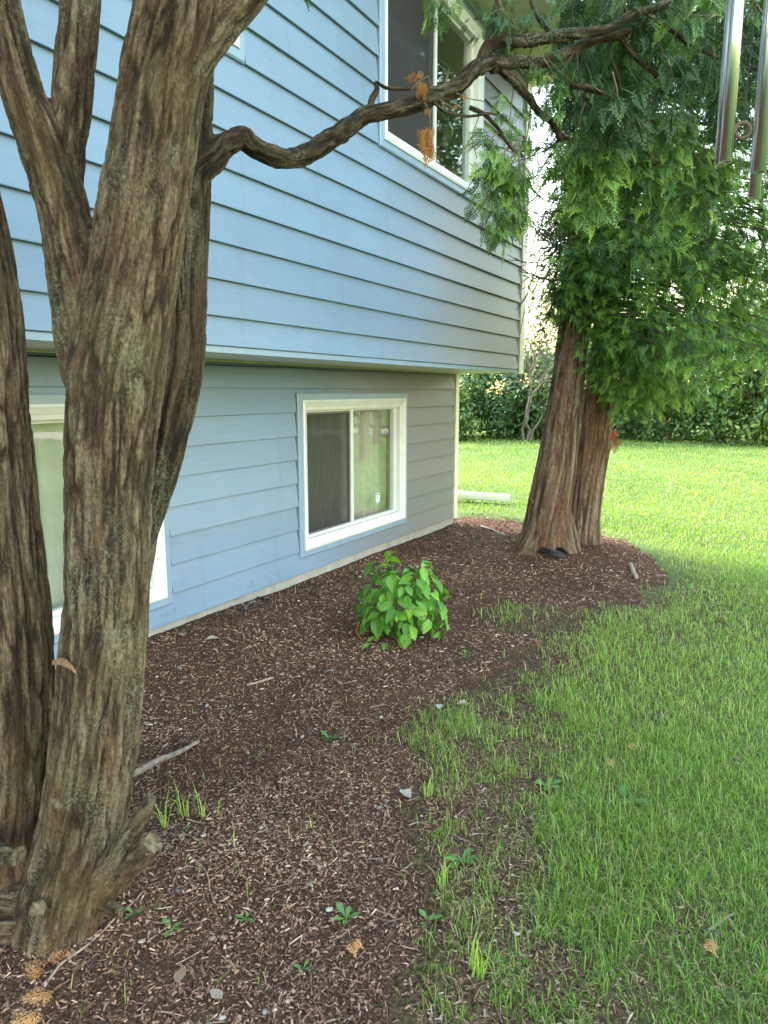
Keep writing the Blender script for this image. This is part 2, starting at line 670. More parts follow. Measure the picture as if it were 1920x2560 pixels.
M['lawn'] = mat_lawn()
M['mulch_ground'] = mat_mulch_ground()
M['chips'] = mat_tint('cedar_litter_chips', [(0.0, (0.045, 0.021, 0.013)), (0.3, (0.135, 0.068, 0.043)), (0.6, (0.26, 0.142, 0.095)), (0.85, (0.39, 0.24, 0.165)), (1.0, (0.56, 0.40, 0.29))])
M['grass'] = leafy('grass_blades', [(0.0, (0.42, 0.35, 0.18)), (0.08, (0.32, 0.29, 0.11)), (0.12, (0.10, 0.20, 0.020)), (0.5, (0.20, 0.345, 0.04)), (1.0, (0.40, 0.52, 0.12))], 0.35, 0.45)
M['cedar'] = leafy('cedar_scale_foliage', [(0.0, (0.016, 0.045, 0.010)), (0.4, (0.048, 0.12, 0.018)), (0.75, (0.12, 0.24, 0.030)), (1.0, (0.23, 0.38, 0.05))], 0.28, 0.55)
M['cedar_near'] = leafy('cedar_scale_foliage_shaded', [(0.0, (0.016, 0.045, 0.010)), (0.4, (0.045, 0.11, 0.017)), (0.75, (0.11, 0.22, 0.028)), (1.0, (0.22, 0.36, 0.05))], 0.14, 0.55)  # cedar foliage darkened: shade of the undersides put into colour and translucency
M['dead_cedar'] = leafy('dead_cedar_foliage', [(0.0, (0.22, 0.075, 0.02)), (0.5, (0.38, 0.16, 0.04)), (1.0, (0.52, 0.27, 0.07))], 0.3, 0.7, (1.1, 0.9, 0.6))
M['straw_cedar'] = leafy('bleached_cedar_foliage', [(0.0, (0.45, 0.19, 0.06)), (1.0, (0.68, 0.36, 0.14))], 0.15, 0.8, (1.1, 0.9, 0.6))
M['shrub'] = leafy('shrub_leaf', [(0.0, (0.08, 0.24, 0.028)), (1.0, (0.18, 0.42, 0.045))], 0.28, 0.38, veins=True)
M['bush'] = leafy('bush_leaf', [(0.0, (0.025, 0.06, 0.018)), (0.5, (0.055, 0.12, 0.028)), (0.85, (0.10, 0.19, 0.04)), (1.0, (0.19, 0.25, 0.05))], 0.15, 0.5)
M['weed'] = leafy('weed_leaf', [(0.0, (0.06, 0.15, 0.03)), (1.0, (0.14, 0.28, 0.06))], 0.3, 0.5)
M['dry_leaf'] = leafy('dry_leaf', [(0.0, (0.28, 0.18, 0.11)), (1.0, (0.5, 0.42, 0.34))], 0.2, 0.8, (1, 0.85, 0.7))
M['bark1'] = mat_bark('old_cedar_bark', [(0.028, 0.017, 0.010), (0.088, 0.056, 0.032), (0.165, 0.115, 0.068), (0.29, 0.22, 0.14), (0.175, 0.09, 0.048)], 0.8, 0.9, 0.28)
M['bark_dark'] = mat_bark('dark_furrowed_cedar_bark', [(0.012, 0.008, 0.005), (0.038, 0.025, 0.015), (0.08, 0.056, 0.034), (0.17, 0.128, 0.085), (0.105, 0.054, 0.03)], 0.8, 0.8, 0.2)
M['bark2'] = mat_bark('stringy_red_cedar_bark', [(0.045, 0.024, 0.014), (0.115, 0.068, 0.042), (0.185, 0.122, 0.080), (0.28, 0.21, 0.15), (0.19, 0.082, 0.042)], 0.15, 0.6, 0.10)
M['cut_wood'] = plain('weathered_cut_wood', (0.13, 0.095, 0.05), 0.9, var=0.65, nscale=60, bumpk=0.8)
M['twig'] = plain('dead_twig', (0.16, 0.105, 0.075), 0.9, var=0.35, nscale=25)
M['dark_twig'] = plain('dark_live_twig', (0.06, 0.04, 0.03), 0.9, var=0.3, nscale=25)
M['pale_twig'] = plain('bleached_twig', (0.27, 0.20, 0.15), 0.9, var=0.4, nscale=40)
M['grey_twig'] = plain('grey_dead_branch', (0.17, 0.135, 0.105), 0.9, var=0.5, nscale=40)
M['stone_grey'] = plain('grey_pebble', (0.17, 0.155, 0.145), 0.75, var=0.4, nscale=40)
M['stone_tan'] = plain('tan_pebble', (0.30, 0.21, 0.145), 0.75, var=0.35, nscale=40)
M['stone_pale'] = plain('pale_pebble', (0.38, 0.33, 0.28), 0.7, var=0.3, nscale=40)
M['chime_metal'] = plain('aluminium_chime_tube', (0.72, 0.70, 0.68), 0.22, metallic=1.0, var=0.06, nscale=30)
M['chime_wood'] = plain('chime_wood', (0.16, 0.10, 0.06), 0.6, var=0.3, nscale=30)
M['cord'] = plain('dark_cord', (0.05, 0.05, 0.05), 0.8)

# ------------------------------------------------------------------ setting: lawn, mulch bed, driveway
def seam_axis(lo, hi, step, far):
    a = np.arange(lo, hi + 1e-6, step)
    g = [hi]
    s = step
    while g[-1] < far:
        s *= 1.35
        g.append(g[-1] + s)
    l = [lo]
    s = step
    while l[-1] > -far:
        s *= 1.35
        l.append(l[-1] - s)
    return np.concatenate([l[:0:-1], a, g[1:]])


BED_PX = [(880, 2212), (905, 2050), (925, 1900), (895, 1760), (880, 1650), (925, 1545), (1010, 1480), (1110, 1440), (1165, 1385),
          (1090, 1350), (1010, 1325), (1090, 1312), (1190, 1318), (1300, 1318), (1400, 1298), (1452, 1245), (1430, 1205), (1350, 1165), (1270, 1150), (1150, 1122), (1060, 1108), (1000, 1108)]
BED = [on_ground(*p)[:2] for p in BED_PX]
BED = [np.array([-0.55, -1.5]), np.array([-0.75, 0.6])] + BED + [np.array([-3.75, 8.95]), np.array([-4.6, 8.8]), np.array([-4.6, -1.5])]
BED = np.array(BED)


def bed_sd(x, y):
    """signed distance to the bed outline: positive inside the bed"""
    P = np.stack([np.asarray(x, float), np.asarray(y, float)], -1)
    d = np.full(P.shape[:-1], 1e9)
    ins = np.zeros(P.shape[:-1], bool)
    n = len(BED)
    for i in range(n):
        a, b = BED[i], BED[(i + 1) % n]
        e = b - a
        t = np.clip(((P - a) @ e) / (e @ e), 0, 1)
        d = np.minimum(d, np.linalg.norm(P - (a + t[..., None] * e), axis=-1))
        c = ((a[1] > P[..., 1]) != (b[1] > P[..., 1]))
        with np.errstate(divide='ignore', invalid='ignore'):
            xi = (b[0] - a[0]) * (P[..., 1] - a[1]) / (b[1] - a[1] + 1e-12) + a[0]
        ins ^= c & (P[..., 0] < xi)
    return np.where(ins, d, -d)


def bed_ragged(x, y):
    P = np.stack([np.asarray(x, float), np.asarray(y, float)], -1)
    return bed_sd(x, y) + 0.42 * (fbm(P * 3.0, 5, 3) - 0.5) + 0.10 * (fbm(P * 14, 9, 2) - 0.5)


def grid_sheet(xs, ys):
    X, Y = np.meshgrid(xs, ys, indexing='ij')
    n, m_ = X.shape
    i, j = np.meshgrid(np.arange(n - 1), np.arange(m_ - 1), indexing='ij')
    Q = np.stack([i * m_ + j, (i + 1) * m_ + j, (i + 1) * m_ + j + 1, i * m_ + j + 1], -1).reshape(-1, 4)
    return X.ravel(), Y.ravel(), Q


X, Y, Q = grid_sheet(seam_axis(-6, 3, 0.1, 500), seam_axis(-1, 13, 0.1, 500))
sd = bed_ragged(X, Y)
bare = smooth(-2.0, -0.1, sd) * smooth(8.0, 5.0, np.hypot(X, Y)) * 0.9
Z = ground_z(X, Y) - 0.03 * smooth(-0.02, 0.15, sd)
lawn = mk('lawn', np.stack([X, Y, Z], -1), [Q], M['lawn'], smooth_shade=True, attrs={'bare': bare})
tag(lawn, kind='structure')

X, Y, Q = grid_sheet(np.arange(-4.6, 0.2, 0.04), np.arange(-1.5, 9.1, 0.04))
sd = bed_ragged(X, Y)
P2 = np.stack([X, Y], -1)
Z = ground_z(X, Y) - 0.02 + 0.022 * smooth(-0.06, 0.10, sd) + (0.012 * (fbm(P2 * 22, 3, 2) - 0.5) + 0.02 * (fbm(P2 * 3, 4, 2) - 0.5)) * smooth(0, 0.2, sd)
keep = (sd[Q] > -0.08).all(1)
bedo = mk('mulch_bed', np.stack([X, Y, Z], -1), [Q[keep]], M['mulch_ground'], smooth_shade=True)
tag(bedo, kind='structure')


def bed_z(x, y):
    P = np.stack([np.asarray(x, float), np.asarray(y, float)], -1)
    s = bed_ragged(x, y)
    return ground_z(x, y) + np.where(s > -0.06, -0.02 + 0.022 * smooth(-0.06, 0.10, s) + (0.012 * (fbm(P * 22, 3, 2) - 0.5) + 0.02 * (fbm(P * 3, 4, 2) - 0.5)) * smooth(0, 0.2, s), 0.0)


def road_strip(name, pts, w, mat):
    C = catmull(np.array([(a, b, 0) for a, b in pts], float), 40)
    T, _, _ = frames(C)
    Nn = np.stack([-T[:, 1], T[:, 0], 0 * T[:, 0]], -1)
    L, R = C + Nn * w / 2, C - Nn * w / 2
    L[:, 2] = ground_z(L[:, 0], L[:, 1]) + 0.012
    R[:, 2] = ground_z(R[:, 0], R[:, 1]) + 0.012
    V = np.stack([L, R], 1).reshape(-1, 3)
    i = np.arange(39)
    o = mk(name, V, [np.stack([2 * i, 2 * i + 1, 2 * i + 3, 2 * i + 2], -1)], mat)
    return tag(o, kind='structure')


road_strip('driveway', [(1.5, 32.5), (7.5, 27), (18, 18), (30, 8), (45, -2)], 4.5, M['driveway'])

# ------------------------------------------------------------------ the house
XL, XU = -3.68, -2.92                 # faces of lower and upper wall
LY0, LY1 = -4.0, 8.52
UY0, UY1 = -4.2, 8.73
ZS, ZT = 1.878, 5.27                  # soffit under the overhang, top of the upper wall
house = empty('house', (XL, 2.0, -0.05), 'blue grey lap sided house with upper storey overhanging the lower one', 'house')


def wall_with_holes(x, th, y0, y1, z0, z1, holes):
    mb = MB()
    ys = sorted({y0, y1} | {h[0] for h in holes} | {h[1] for h in holes})
    zs = sorted({z0, z1} | {h[2] for h in holes} | {h[3] for h in holes})
    for a, b in zip(ys, ys[1:]):
        for c, d in zip(zs, zs[1:]):
            ym, zm = (a + b) / 2, (c + d) / 2
            if not any(h[0] < ym < h[1] and h[2] < zm < h[3] for h in holes):
                mb.box(x - th, x, a, b, c, d)
    return mb


# windows: outer edge of the white frame (y0, y1, z0, z1)
WL = [(1.54, 3.472, 0.235, 1.585), (5.106, 7.045, 0.240, 1.580)]
WU = [(1.75, 3.50, 3.565, 5.11), (5.195, 7.21, 3.565, 5.11)]
FW = 0.095


def hole(w):
    return (w[0] + 0.02, w[1] - 0.02, w[2] + 0.02, w[3] - 0.02)


wall_with_holes(XL, 0.12, LY0, LY1 - 0.02, 0.04, ZS + 0.3, [hole(w) for w in WL]).build('wall', M['felt'], house)
wall_with_holes(XU, 0.12, UY0, UY1 - 0.02, ZS + 0.02, ZT + 0.12, [hole(w) for w in WU]).build('wall', M['felt'], house)
inner = MB()
inner.box(-11.9, XL - 0.13, LY1 - 0.16, LY1 - 0.03, -0.3, 2.3)       # far end, lower
inner.box(-11.9, XU - 0.13, UY1 - 0.16, UY1 - 0.03, 2.31, ZT)         # far end, upper
inner.box(-11.9, XL - 0.13, LY0, LY0 + 0.12, -0.3, 2.3)
inner.box(-11.9, XU - 0.13, UY0, UY0 + 0.12, 2.31, ZT)
inner.box(-12.02, -11.91, LY0, LY1, -0.3, ZT)
inner.box(-11.88, XL - 0.14, LY0 + 0.13, LY1 - 0.17, -0.30, -0.2)
inner.build('inner_walls', M['room'], house)
MB().box(-11.88, XU - 0.13, UY0 + 0.13, UY1 - 0.17, 2.18, 2.30).build('upper_floor', M['room'], house)
MB().box(-11.88, XU - 0.13, UY0 + 0.13, UY1 - 0.17, ZT - 0.02, ZT + 0.05).build('upper_ceiling', M['room'], house)
# gable end skins seen only from the side
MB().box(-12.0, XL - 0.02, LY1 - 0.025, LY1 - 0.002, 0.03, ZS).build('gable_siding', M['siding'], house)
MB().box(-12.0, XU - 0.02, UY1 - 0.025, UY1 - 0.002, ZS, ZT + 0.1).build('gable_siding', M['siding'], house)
# foundation
fd = MB()
fd.box(-12.0, XL - 0.012, LY0, LY1 - 0.03, -0.45, 0.045)
fd.build('foundation', M['concrete'], house)


def siding(x, y0, y1, edges, wins, post):
    """one board object for every course and every stretch between windows"""
    for z0, z1 in zip(edges, edges[1:]):
        cuts = [(w[0] - 0.055, w[1] + 0.055) for w in wins if z0 < w[3] - 0.03 and z1 > w[2] + 0.03]
        spans, a = [], y0
        for c in sorted(cuts):
            if c[0] > a:
                spans.append((a, c[0] - 0.016))
            a = c[1] + 0.004
        spans.append((a, post))
        jobs = [(a, b, z0, z1 + 0.012) for a, b in spans]
        for w in wins:
            if z0 < w[3] - 0.03 and z1 > w[2] + 0.03:
                if z1 > w[3] + 0.06:
                    jobs.append((w[0] - 0.07, w[1] + 0.058, w[3] + 0.05, z1 + 0.012))
                if z0 < w[2] - 0.06:
                    jobs.append((w[0] - 0.07, w[1] + 0.058, z0, w[2] - 0.05))
        for a, b, zb, top in jobs:
            if b - a < 0.05:
                continue
            j = random.uniform(-0.0015, 0.0015)
            sl = lambda z: x + 0.0010 + 0.0245 * (z1 + 0.012 - z) / (z1 + 0.012 - z0)
            if zb == z0:
                pr = [(x, z0 + 0.002), (x + 0.0245 + j, z0), (x + 0.0255 + j, z0 + 0.0035), (sl(top), top), (x, top)]
            else:
                pr = [(x, zb), (sl(zb), zb), (sl(top), top), (x, top)]
            mb = MB()
            aj, bj = a, b + random.uniform(-0.004, 0.004)
            mb.prism([(p[0], aj, p[1]) for p in pr], [(p[0], bj, p[1]) for p in pr])
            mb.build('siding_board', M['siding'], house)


low_edges = [0.048 + 0.2035 * k for k in range(9)] + [1.846]
siding(XL, LY0, LY1, low_edges, WL, LY1 - 0.115)
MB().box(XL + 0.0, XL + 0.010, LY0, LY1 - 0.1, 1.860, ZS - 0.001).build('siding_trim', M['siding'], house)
up_edges = [2.078 + 0.2055 * k for k in range(16)]
up_edges = [z for z in up_edges if z < ZT - 0.02]
siding(XU, UY0, UY1, [1.912] + up_edges + [ZT], WU, UY1 - 0.165)
# starter strip at the foot of the overhang
mb = MB()
pr = [(XU, ZS - 0.006), (XU + 0.016, ZS - 0.006), (XU + 0.016, 1.905), (XU + 0.008, 1.913), (XU, 1.913)]
mb.prism([(p[0], UY0, p[1]) for p in pr], [(p[0], UY1 - 0.165, p[1]) for p in pr])
mb.build('starter_strip', M['trim_blue'], house)
# corner posts
mb = MB()
mb.box(XL - 0.09, XL + 0.028, LY1 - 0.095, LY1 + 0.008, 0.03, ZS - 0.001)
mb.build('corner_post', M['cream'], house)
mb = MB()
mb.box(XU - 0.09, XU + 0.030, UY1 - 0.150, UY1 + 0.008, ZS - 0.012, ZT)
mb.build('corner_post', M['cream'], house)
# soffit of the overhang, its edge strips
for k in range(11):
    a = UY0 + (UY1 - UY0) * k / 11
    b = UY0 + (UY1 - UY0) * (k + 1) / 11
    MB().box(XL - 0.05, XU - 0.001, a + 0.0015, b - 0.0015, ZS, ZS + 0.018).build('soffit_panel', M['cream'], house)
MB().box(XL + 0.012, XL + 0.03, LY0, LY1, ZS - 0.016, ZS - 0.001).build('soffit_trim', M['cable_tan'], house)

# eaves: panels run out from the wall, then fascia and gutter
EX, EY1 = XU + 0.62, UY1 + 0.42
mb = MB()
mb.box(XU + 0.001, XU + 0.022, UY0, UY1, ZT - 0.05, ZT + 0.02)
mb.build('frieze_trim', M['trim_blue'], house)
k = 0
y = UY0
while y < EY1 - 0.01:
    y2 = min(y + 0.2, EY1)
    MB().box(XU + 0.0, EX, y + 0.004, y2 - 0.004, ZT + 0.021, ZT + 0.036).build('eave_panel', M['soffit'], house)
    y = y2
MB().box(EX - 0.002, EX + 0.02, UY0 - 0.4, EY1, ZT + 0.015, ZT + 0.2).build('fascia_board', M['white_metal'], house)
mb = MB()
gp = [(EX + 0.021, ZT + 0.19), (EX + 0.021, ZT + 0.08), (EX + 0.10, ZT + 0.08), (EX + 0.13, ZT + 0.13), (EX + 0.13, ZT + 0.20), (EX + 0.12, ZT + 0.20), (EX + 0.12, ZT + 0.135), (EX + 0.095, ZT + 0.09), (EX + 0.031, ZT + 0.09), (EX + 0.031, ZT + 0.19)]
mb.prism([(p[0], UY0 - 0.4, p[1]) for p in gp], [(p[0], EY1, p[1]) for p in gp])
mb.build('gutter', M['white_metal'], house)
RX, RZ = -7.4, ZT + 1.75
mb = MB()
for sx in (1, -1):
    ex = EX + 0.03 if sx > 0 else 2 * RX - EX
    a = [(ex, UY0 - 0.45, ZT + 0.20), (RX, UY0 - 0.45, RZ + 0.2), (RX, UY0 - 0.45, RZ + 0.06), (ex, UY0 - 0.45, ZT + 0.06 + 0.04)]
    b = [(p[0], EY1 + 0.02, p[2]) for p in a]
    mb.prism(a, b)
mb.build('roof', M['shingle'], house)
mb = MB()
mb.prism([(XU - 0.02, UY1 - 0.06, ZT + 0.02), (RX, UY1 - 0.06, RZ), (-11.9, UY1 - 0.06, ZT + 0.02)], [(XU - 0.02, UY1 - 0.01, ZT + 0.02), (RX, UY1 - 0.01, RZ), (-11.9, UY1 - 0.01, ZT + 0.02)])
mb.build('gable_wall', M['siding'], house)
MB().box(-11.9, XU, UY1 - 0.02, EY1, ZT + 0.021, ZT + 0.034).build('gable_soffit', M['soffit'], house)


def ring(mb, x, y0, y1, z0, z1, prof, gap=0.0012, only=None):
    """mitred frame side; prof is a closed list of (inset, proud)"""
    sides = {'b': lambda o: ((y0 + o + gap, z0 + o), (y1 - o - gap, z0 + o)),
             't': lambda o: ((y1 - o - gap, z1 - o), (y0 + o + gap, z1 - o)),
             'l': lambda o: ((y0 + o, z1 - o - gap), (y0 + o, z0 + o + gap)),
             'r': lambda o: ((y1 - o, z0 + o + gap), (y1 - o, z1 - o - gap))}
    f = sides[only]
    A, B = [], []
    for o, p in prof:
        a, b = f(o)
        A.append((x + p, a[0], a[1]))
        B.append((x + p, b[0], b[1]))
    mb.prism(A, B)


def window(x, w, label, split, screen_first=True, sticker=False, recess=0.06):
    y0, y1, z0, z1 = w
    root = empty('window', (x, (y0 + y1) / 2, z0))
    root.parent = house
    root.location = np.array([x, (y0 + y1) / 2, z0]) - BASE[house.name]
    BASE[root.name] = np.array([x, (y0 + y1) / 2, z0])
    root['label'] = label
    tr = [(-0.055, 0.0), (-0.055, 0.022), (-0.045, 0.030), (0.004, 0.030), (0.004, 0.0)]
    for s in 'btlr':
        mb = MB()
        ring(mb, x, y0, y1, z0, z1, tr, 0.0008, s)
        mb.build('window_trim', M['trim_blue'], root)
    fr = [(0.005, -0.10), (0.005, 0.040), (0.022, 0.046), (0.030, 0.040), (0.062, 0.024), (0.066, 0.018), (FW, 0.010), (FW, -recess - 0.04)]
    for s in 'btlr':
        mb = MB()
        ring(mb, x, y0, y1, z0, z1, fr, 0.0010, s)
        mb.build('frame_rail', M['white_vinyl'], root)
    a0, a1, b0, b1 = y0 + FW, y1 - FW, z0 + FW, z1 - FW
    # sash bead
    bead = [(0, -recess - 0.04), (0, -recess + 0.022), (0.022, -recess + 0.014), (0.026, -recess - 0.04)]
    for s in 'btlr':
        mb = MB()
        ring(mb, x, a0, a1, b0, b1, bead, 0.0008, s)
        mb.build('sash_rail', M['white_vinyl'], root)
    ym = a0 + (a1 - a0) * split
    MB().box(x - recess - 0.03, x - recess + 0.024, ym - 0.022, ym + 0.022, b0 + 0.002, b1 - 0.002).build('meeting_rail', M['white_vinyl'], root)
    p0, p1 = (a0 + 0.02, ym - 0.015), (ym + 0.015, a1 - 0.02)
    MB().box(x - recess - 0.026, x - recess - 0.022, p0[0], p0[1], b0 + 0.02, b1 - 0.02).build('pane', M['glass'], root)
    MB().box(x - recess - 0.006, x - recess - 0.002, p1[0], p1[1], b0 + 0.02, b1 - 0.02).build('pane', M['glass'], root)
    # insect screen with its thin dark frame
    s0, s1 = p0 if screen_first else p1
    s1 -= 0.008
    sf = [(0, -recess + 0.001), (0, -recess + 0.012), (0.016, -recess + 0.012), (0.016, -recess + 0.001)]
    for s in 'btlr':
        mb = MB()
        ring(mb, x, s0 + 0.004, s1, b0 + 0.024, b1 - 0.024, sf, 0.0005, s)
        mb.build('screen_frame', M['dark_frame'], root)
    MB().box(x - recess + 0.004, x - recess + 0.0055, s0 + 0.02, s1 - 0.016, b0 + 0.04, b1 - 0.04).build('screen', M['screen'], root)
    if sticker:
        yc, zc = ym + (a1 - ym) * 0.60, b0 + 0.19
        pts = [(-0.04, 0.055), (0.04, 0.055), (0.042, -0.02), (0.022, -0.05), (0, -0.062), (-0.022, -0.05), (-0.042, -0.02)]
        mb = MB()
        mb.prism([(x - recess - 0.0005, yc + p[0], zc + p[1]) for p in pts], [(x - recess + 0.0004, yc + p[0], zc + p[1]) for p in pts])
        st = mb.build('sticker', M['tape'], root)
        mb = MB()
        mb.box(x - recess + 0.0006, x - recess + 0.0012, yc - 0.032, yc + 0.032, zc + 0.034, zc + 0.048)
        for q in range(4):
            mb.box(x - recess + 0.0006, x - recess + 0.0012, yc - 0.026, yc + 0.026, zc + 0.018 - q * 0.013, zc + 0.022 - q * 0.013)
        mb.prism([(x - recess + 0.0006, yc + p[0] * 0.7, zc - 0.036 + min(p[1], 0) * 0.3) for p in pts[2:]], [(x - recess + 0.0012, yc + p[0] * 0.7, zc - 0.036 + min(p[1], 0) * 0.3) for p in pts[2:]])
        mb.build('sticker_print', M['sticker_blue'], root)
    return root


window(XL, WL[0], 'lower window with white curtain behind the left trees', 0.46)
window(XL, WL[1], 'lower sliding window with grey screen on one half', 0.475, sticker=True)
window(XU, WU[0], 'upper window half hidden by the tree', 0.5)
window(XU, WU[1], 'tall dark upper sliding window', 0.53)


def curtain(x, y0, y1, z0, z1, label, folds, amp=0.04):
    n = int(folds * 12)
    ys = np.linspace(y0, y1, n)
    zs = np.linspace(z0, z1, 8)
    Yg, Zg = np.meshgrid(ys, zs, indexing='ij')
    ph = (Yg - y0) / (y1 - y0) * folds * 2 * math.pi
    ph = ph + 1.4 * np.sin(ph * 0.23 + 1) + 0.15 * (Zg - z0)
    Xg = x + amp * np.sin(ph) + 0.4 * amp * np.sin(ph * 0.37 + 2)
    V = np.stack([Xg, Yg, Zg], -1).reshape(-1, 3)
    i, j = np.meshgrid(np.arange(n - 1), np.arange(7), indexing='ij')
    Q = np.stack([i * 8 + j, (i + 1) * 8 + j, (i + 1) * 8 + j + 1, i * 8 + j + 1], -1).reshape(-1, 4)
    V2 = V - np.array([0.004, 0, 0])
    o = mk('curtain', np.concatenate([V, V2]), [Q, Q[:, ::-1] + len(V)], M['curtain'], smooth_shade=True, origin=(x, (y0 + y1) / 2, z0))
    return tag(o, label, 'curtain', 'curtains behind the lower windows')


curtain(XL - 0.21, 1.5, 3.5, 0.2, 1.62, 'white curtain in the lower window behind the left tree trunks', 7)
curtain(XL - 0.24, 5.1, 7.05, 0.2, 1.62, 'off white curtain in the lower window beside the house corner', 10)

# downspout run that comes round the far corner and ends on the lawn
sp = MB()
pth = catmull(np.array([(-4.9, LY1 + 0.07, 3.2), (-4.9, LY1 + 0.07, 0.35), (-4.9, LY1 + 0.14, 0.14), (-4.9, 9.3, 0.06), (-4.92, 10.1, 0.045), (-4.7, 10.38, 0.04), (-4.2, 10.45, 0.03), (-3.62, 10.5, 0.025)]), 60)
T_, N_, B_ = frames(pth)
prof = []
hw, hh = 0.058, 0.058
for q in range(24):
    a = 2 * math.pi * q / 24
    c, s = math.cos(a), math.sin(a)
    kx = abs(c) ** 0.5 * (1 if c > 0 else -1)
    ks = abs(s) ** 0.5 * (1 if s > 0 else -1)
    rr = 1.0 - (0.05 if q % 2 else 0)
    prof.append((kx * hw * rr, ks * hh * rr))
V = []
for c_, t_ in zip(pth, T_):
    up = np.array([0, 0, 1.0]) if abs(t_[2]) < 0.7 else np.array([0, 1.0, 0])
    sd_ = np.cross(t_, up)
    sd_ /= np.linalg.norm(sd_)
    u2 = np.cross(sd_, t_)
    V += [c_ + sd_ * a + u2 * b for a, b in prof]
n = len(pth)
i, j = np.meshgrid(np.arange(n - 1), np.arange(24), indexing='ij')
Q = np.stack([i * 24 + j, i * 24 + (j + 1) % 24, (i + 1) * 24 + (j + 1) % 24, (i + 1) * 24 + j], -1).reshape(-1, 4)
ds = mk('downspout', np.array(V), [Q], M['white_metal'], house)
ds['label'] = 'white ribbed downspout end lying on the lawn'

# thin cables under the overhang
cy = np.linspace(2.0, 8.3, 60)
cz = ZS - 0.022 - 0.008 * np.abs(np.sin(cy * 1.9)) - 0.012 * vnoise(np.stack([cy * 1.3, cy * 0], -1), 3)
V, T, Q = tube(np.stack([np.full(60, XL + 0.045), cy, cz], -1), 0.0045, 6)
tag(mk('cable', V, [np.array(T), Q], M['black_plastic'], origin=(XL + 0.04, 5, ZS)), 'thin black cable running under the overhanging storey', 'cable')

# ------------------------------------------------------------------ trees: trunks
def limb_from_px(pts):
    """pts: (xd, yd, width in noted pixels, level distance)"""
    P = np.array([at(x, y, h) for x, y, w, h in pts])
    R = np.array([w * 0.5 * mpp(x, y, h) for x, y, w, h in pts])
    n = max(12, int(np.linalg.norm(np.diff(P, axis=0), axis=1).sum() / 0.05))
    C = catmull(np.concatenate([P, R[:, None]], 1) if False else P, n)
    Rr = np.interp(np.linspace(0, len(P) - 1, n), np.arange(len(P)), R)
    return C, Rr


def bark_height(theta, s, R, feat, length, seed):
    """long plates parted by narrow furrows that run with the limb; 0 = plate face"""
    c = np.stack([np.cos(theta) * R / feat, np.sin(theta) * R / feat, s / length], -1)
    c = c + 1.1 * (np.stack([vnoise(c * 0.5 + 11, seed), vnoise(c * 0.5 + 37, seed + 1), vnoise(c * 0.5 + 71, seed + 2)], -1) - 0.5)
    a = np.abs(2 * vnoise(c, seed + 3) - 1)
    b = np.abs(2 * vnoise(c * np.array([1.9, 1.9, 1.5]) + 5, seed + 4) - 1)
    l = vnoise(c * np.array([0.3, 0.3, 0.5]) + 9, seed + 5)
    k = vnoise(c * np.array([1.1, 1.1, 0.7]) + 3, seed + 6)
    return -0.75 * np.exp(-(a / 0.20) ** 2) - 0.4 * np.exp(-(b / 0.26) ** 2) + 0.45 * (l - 0.5) + 0.35 * smooth(0.42, 0.58, k)


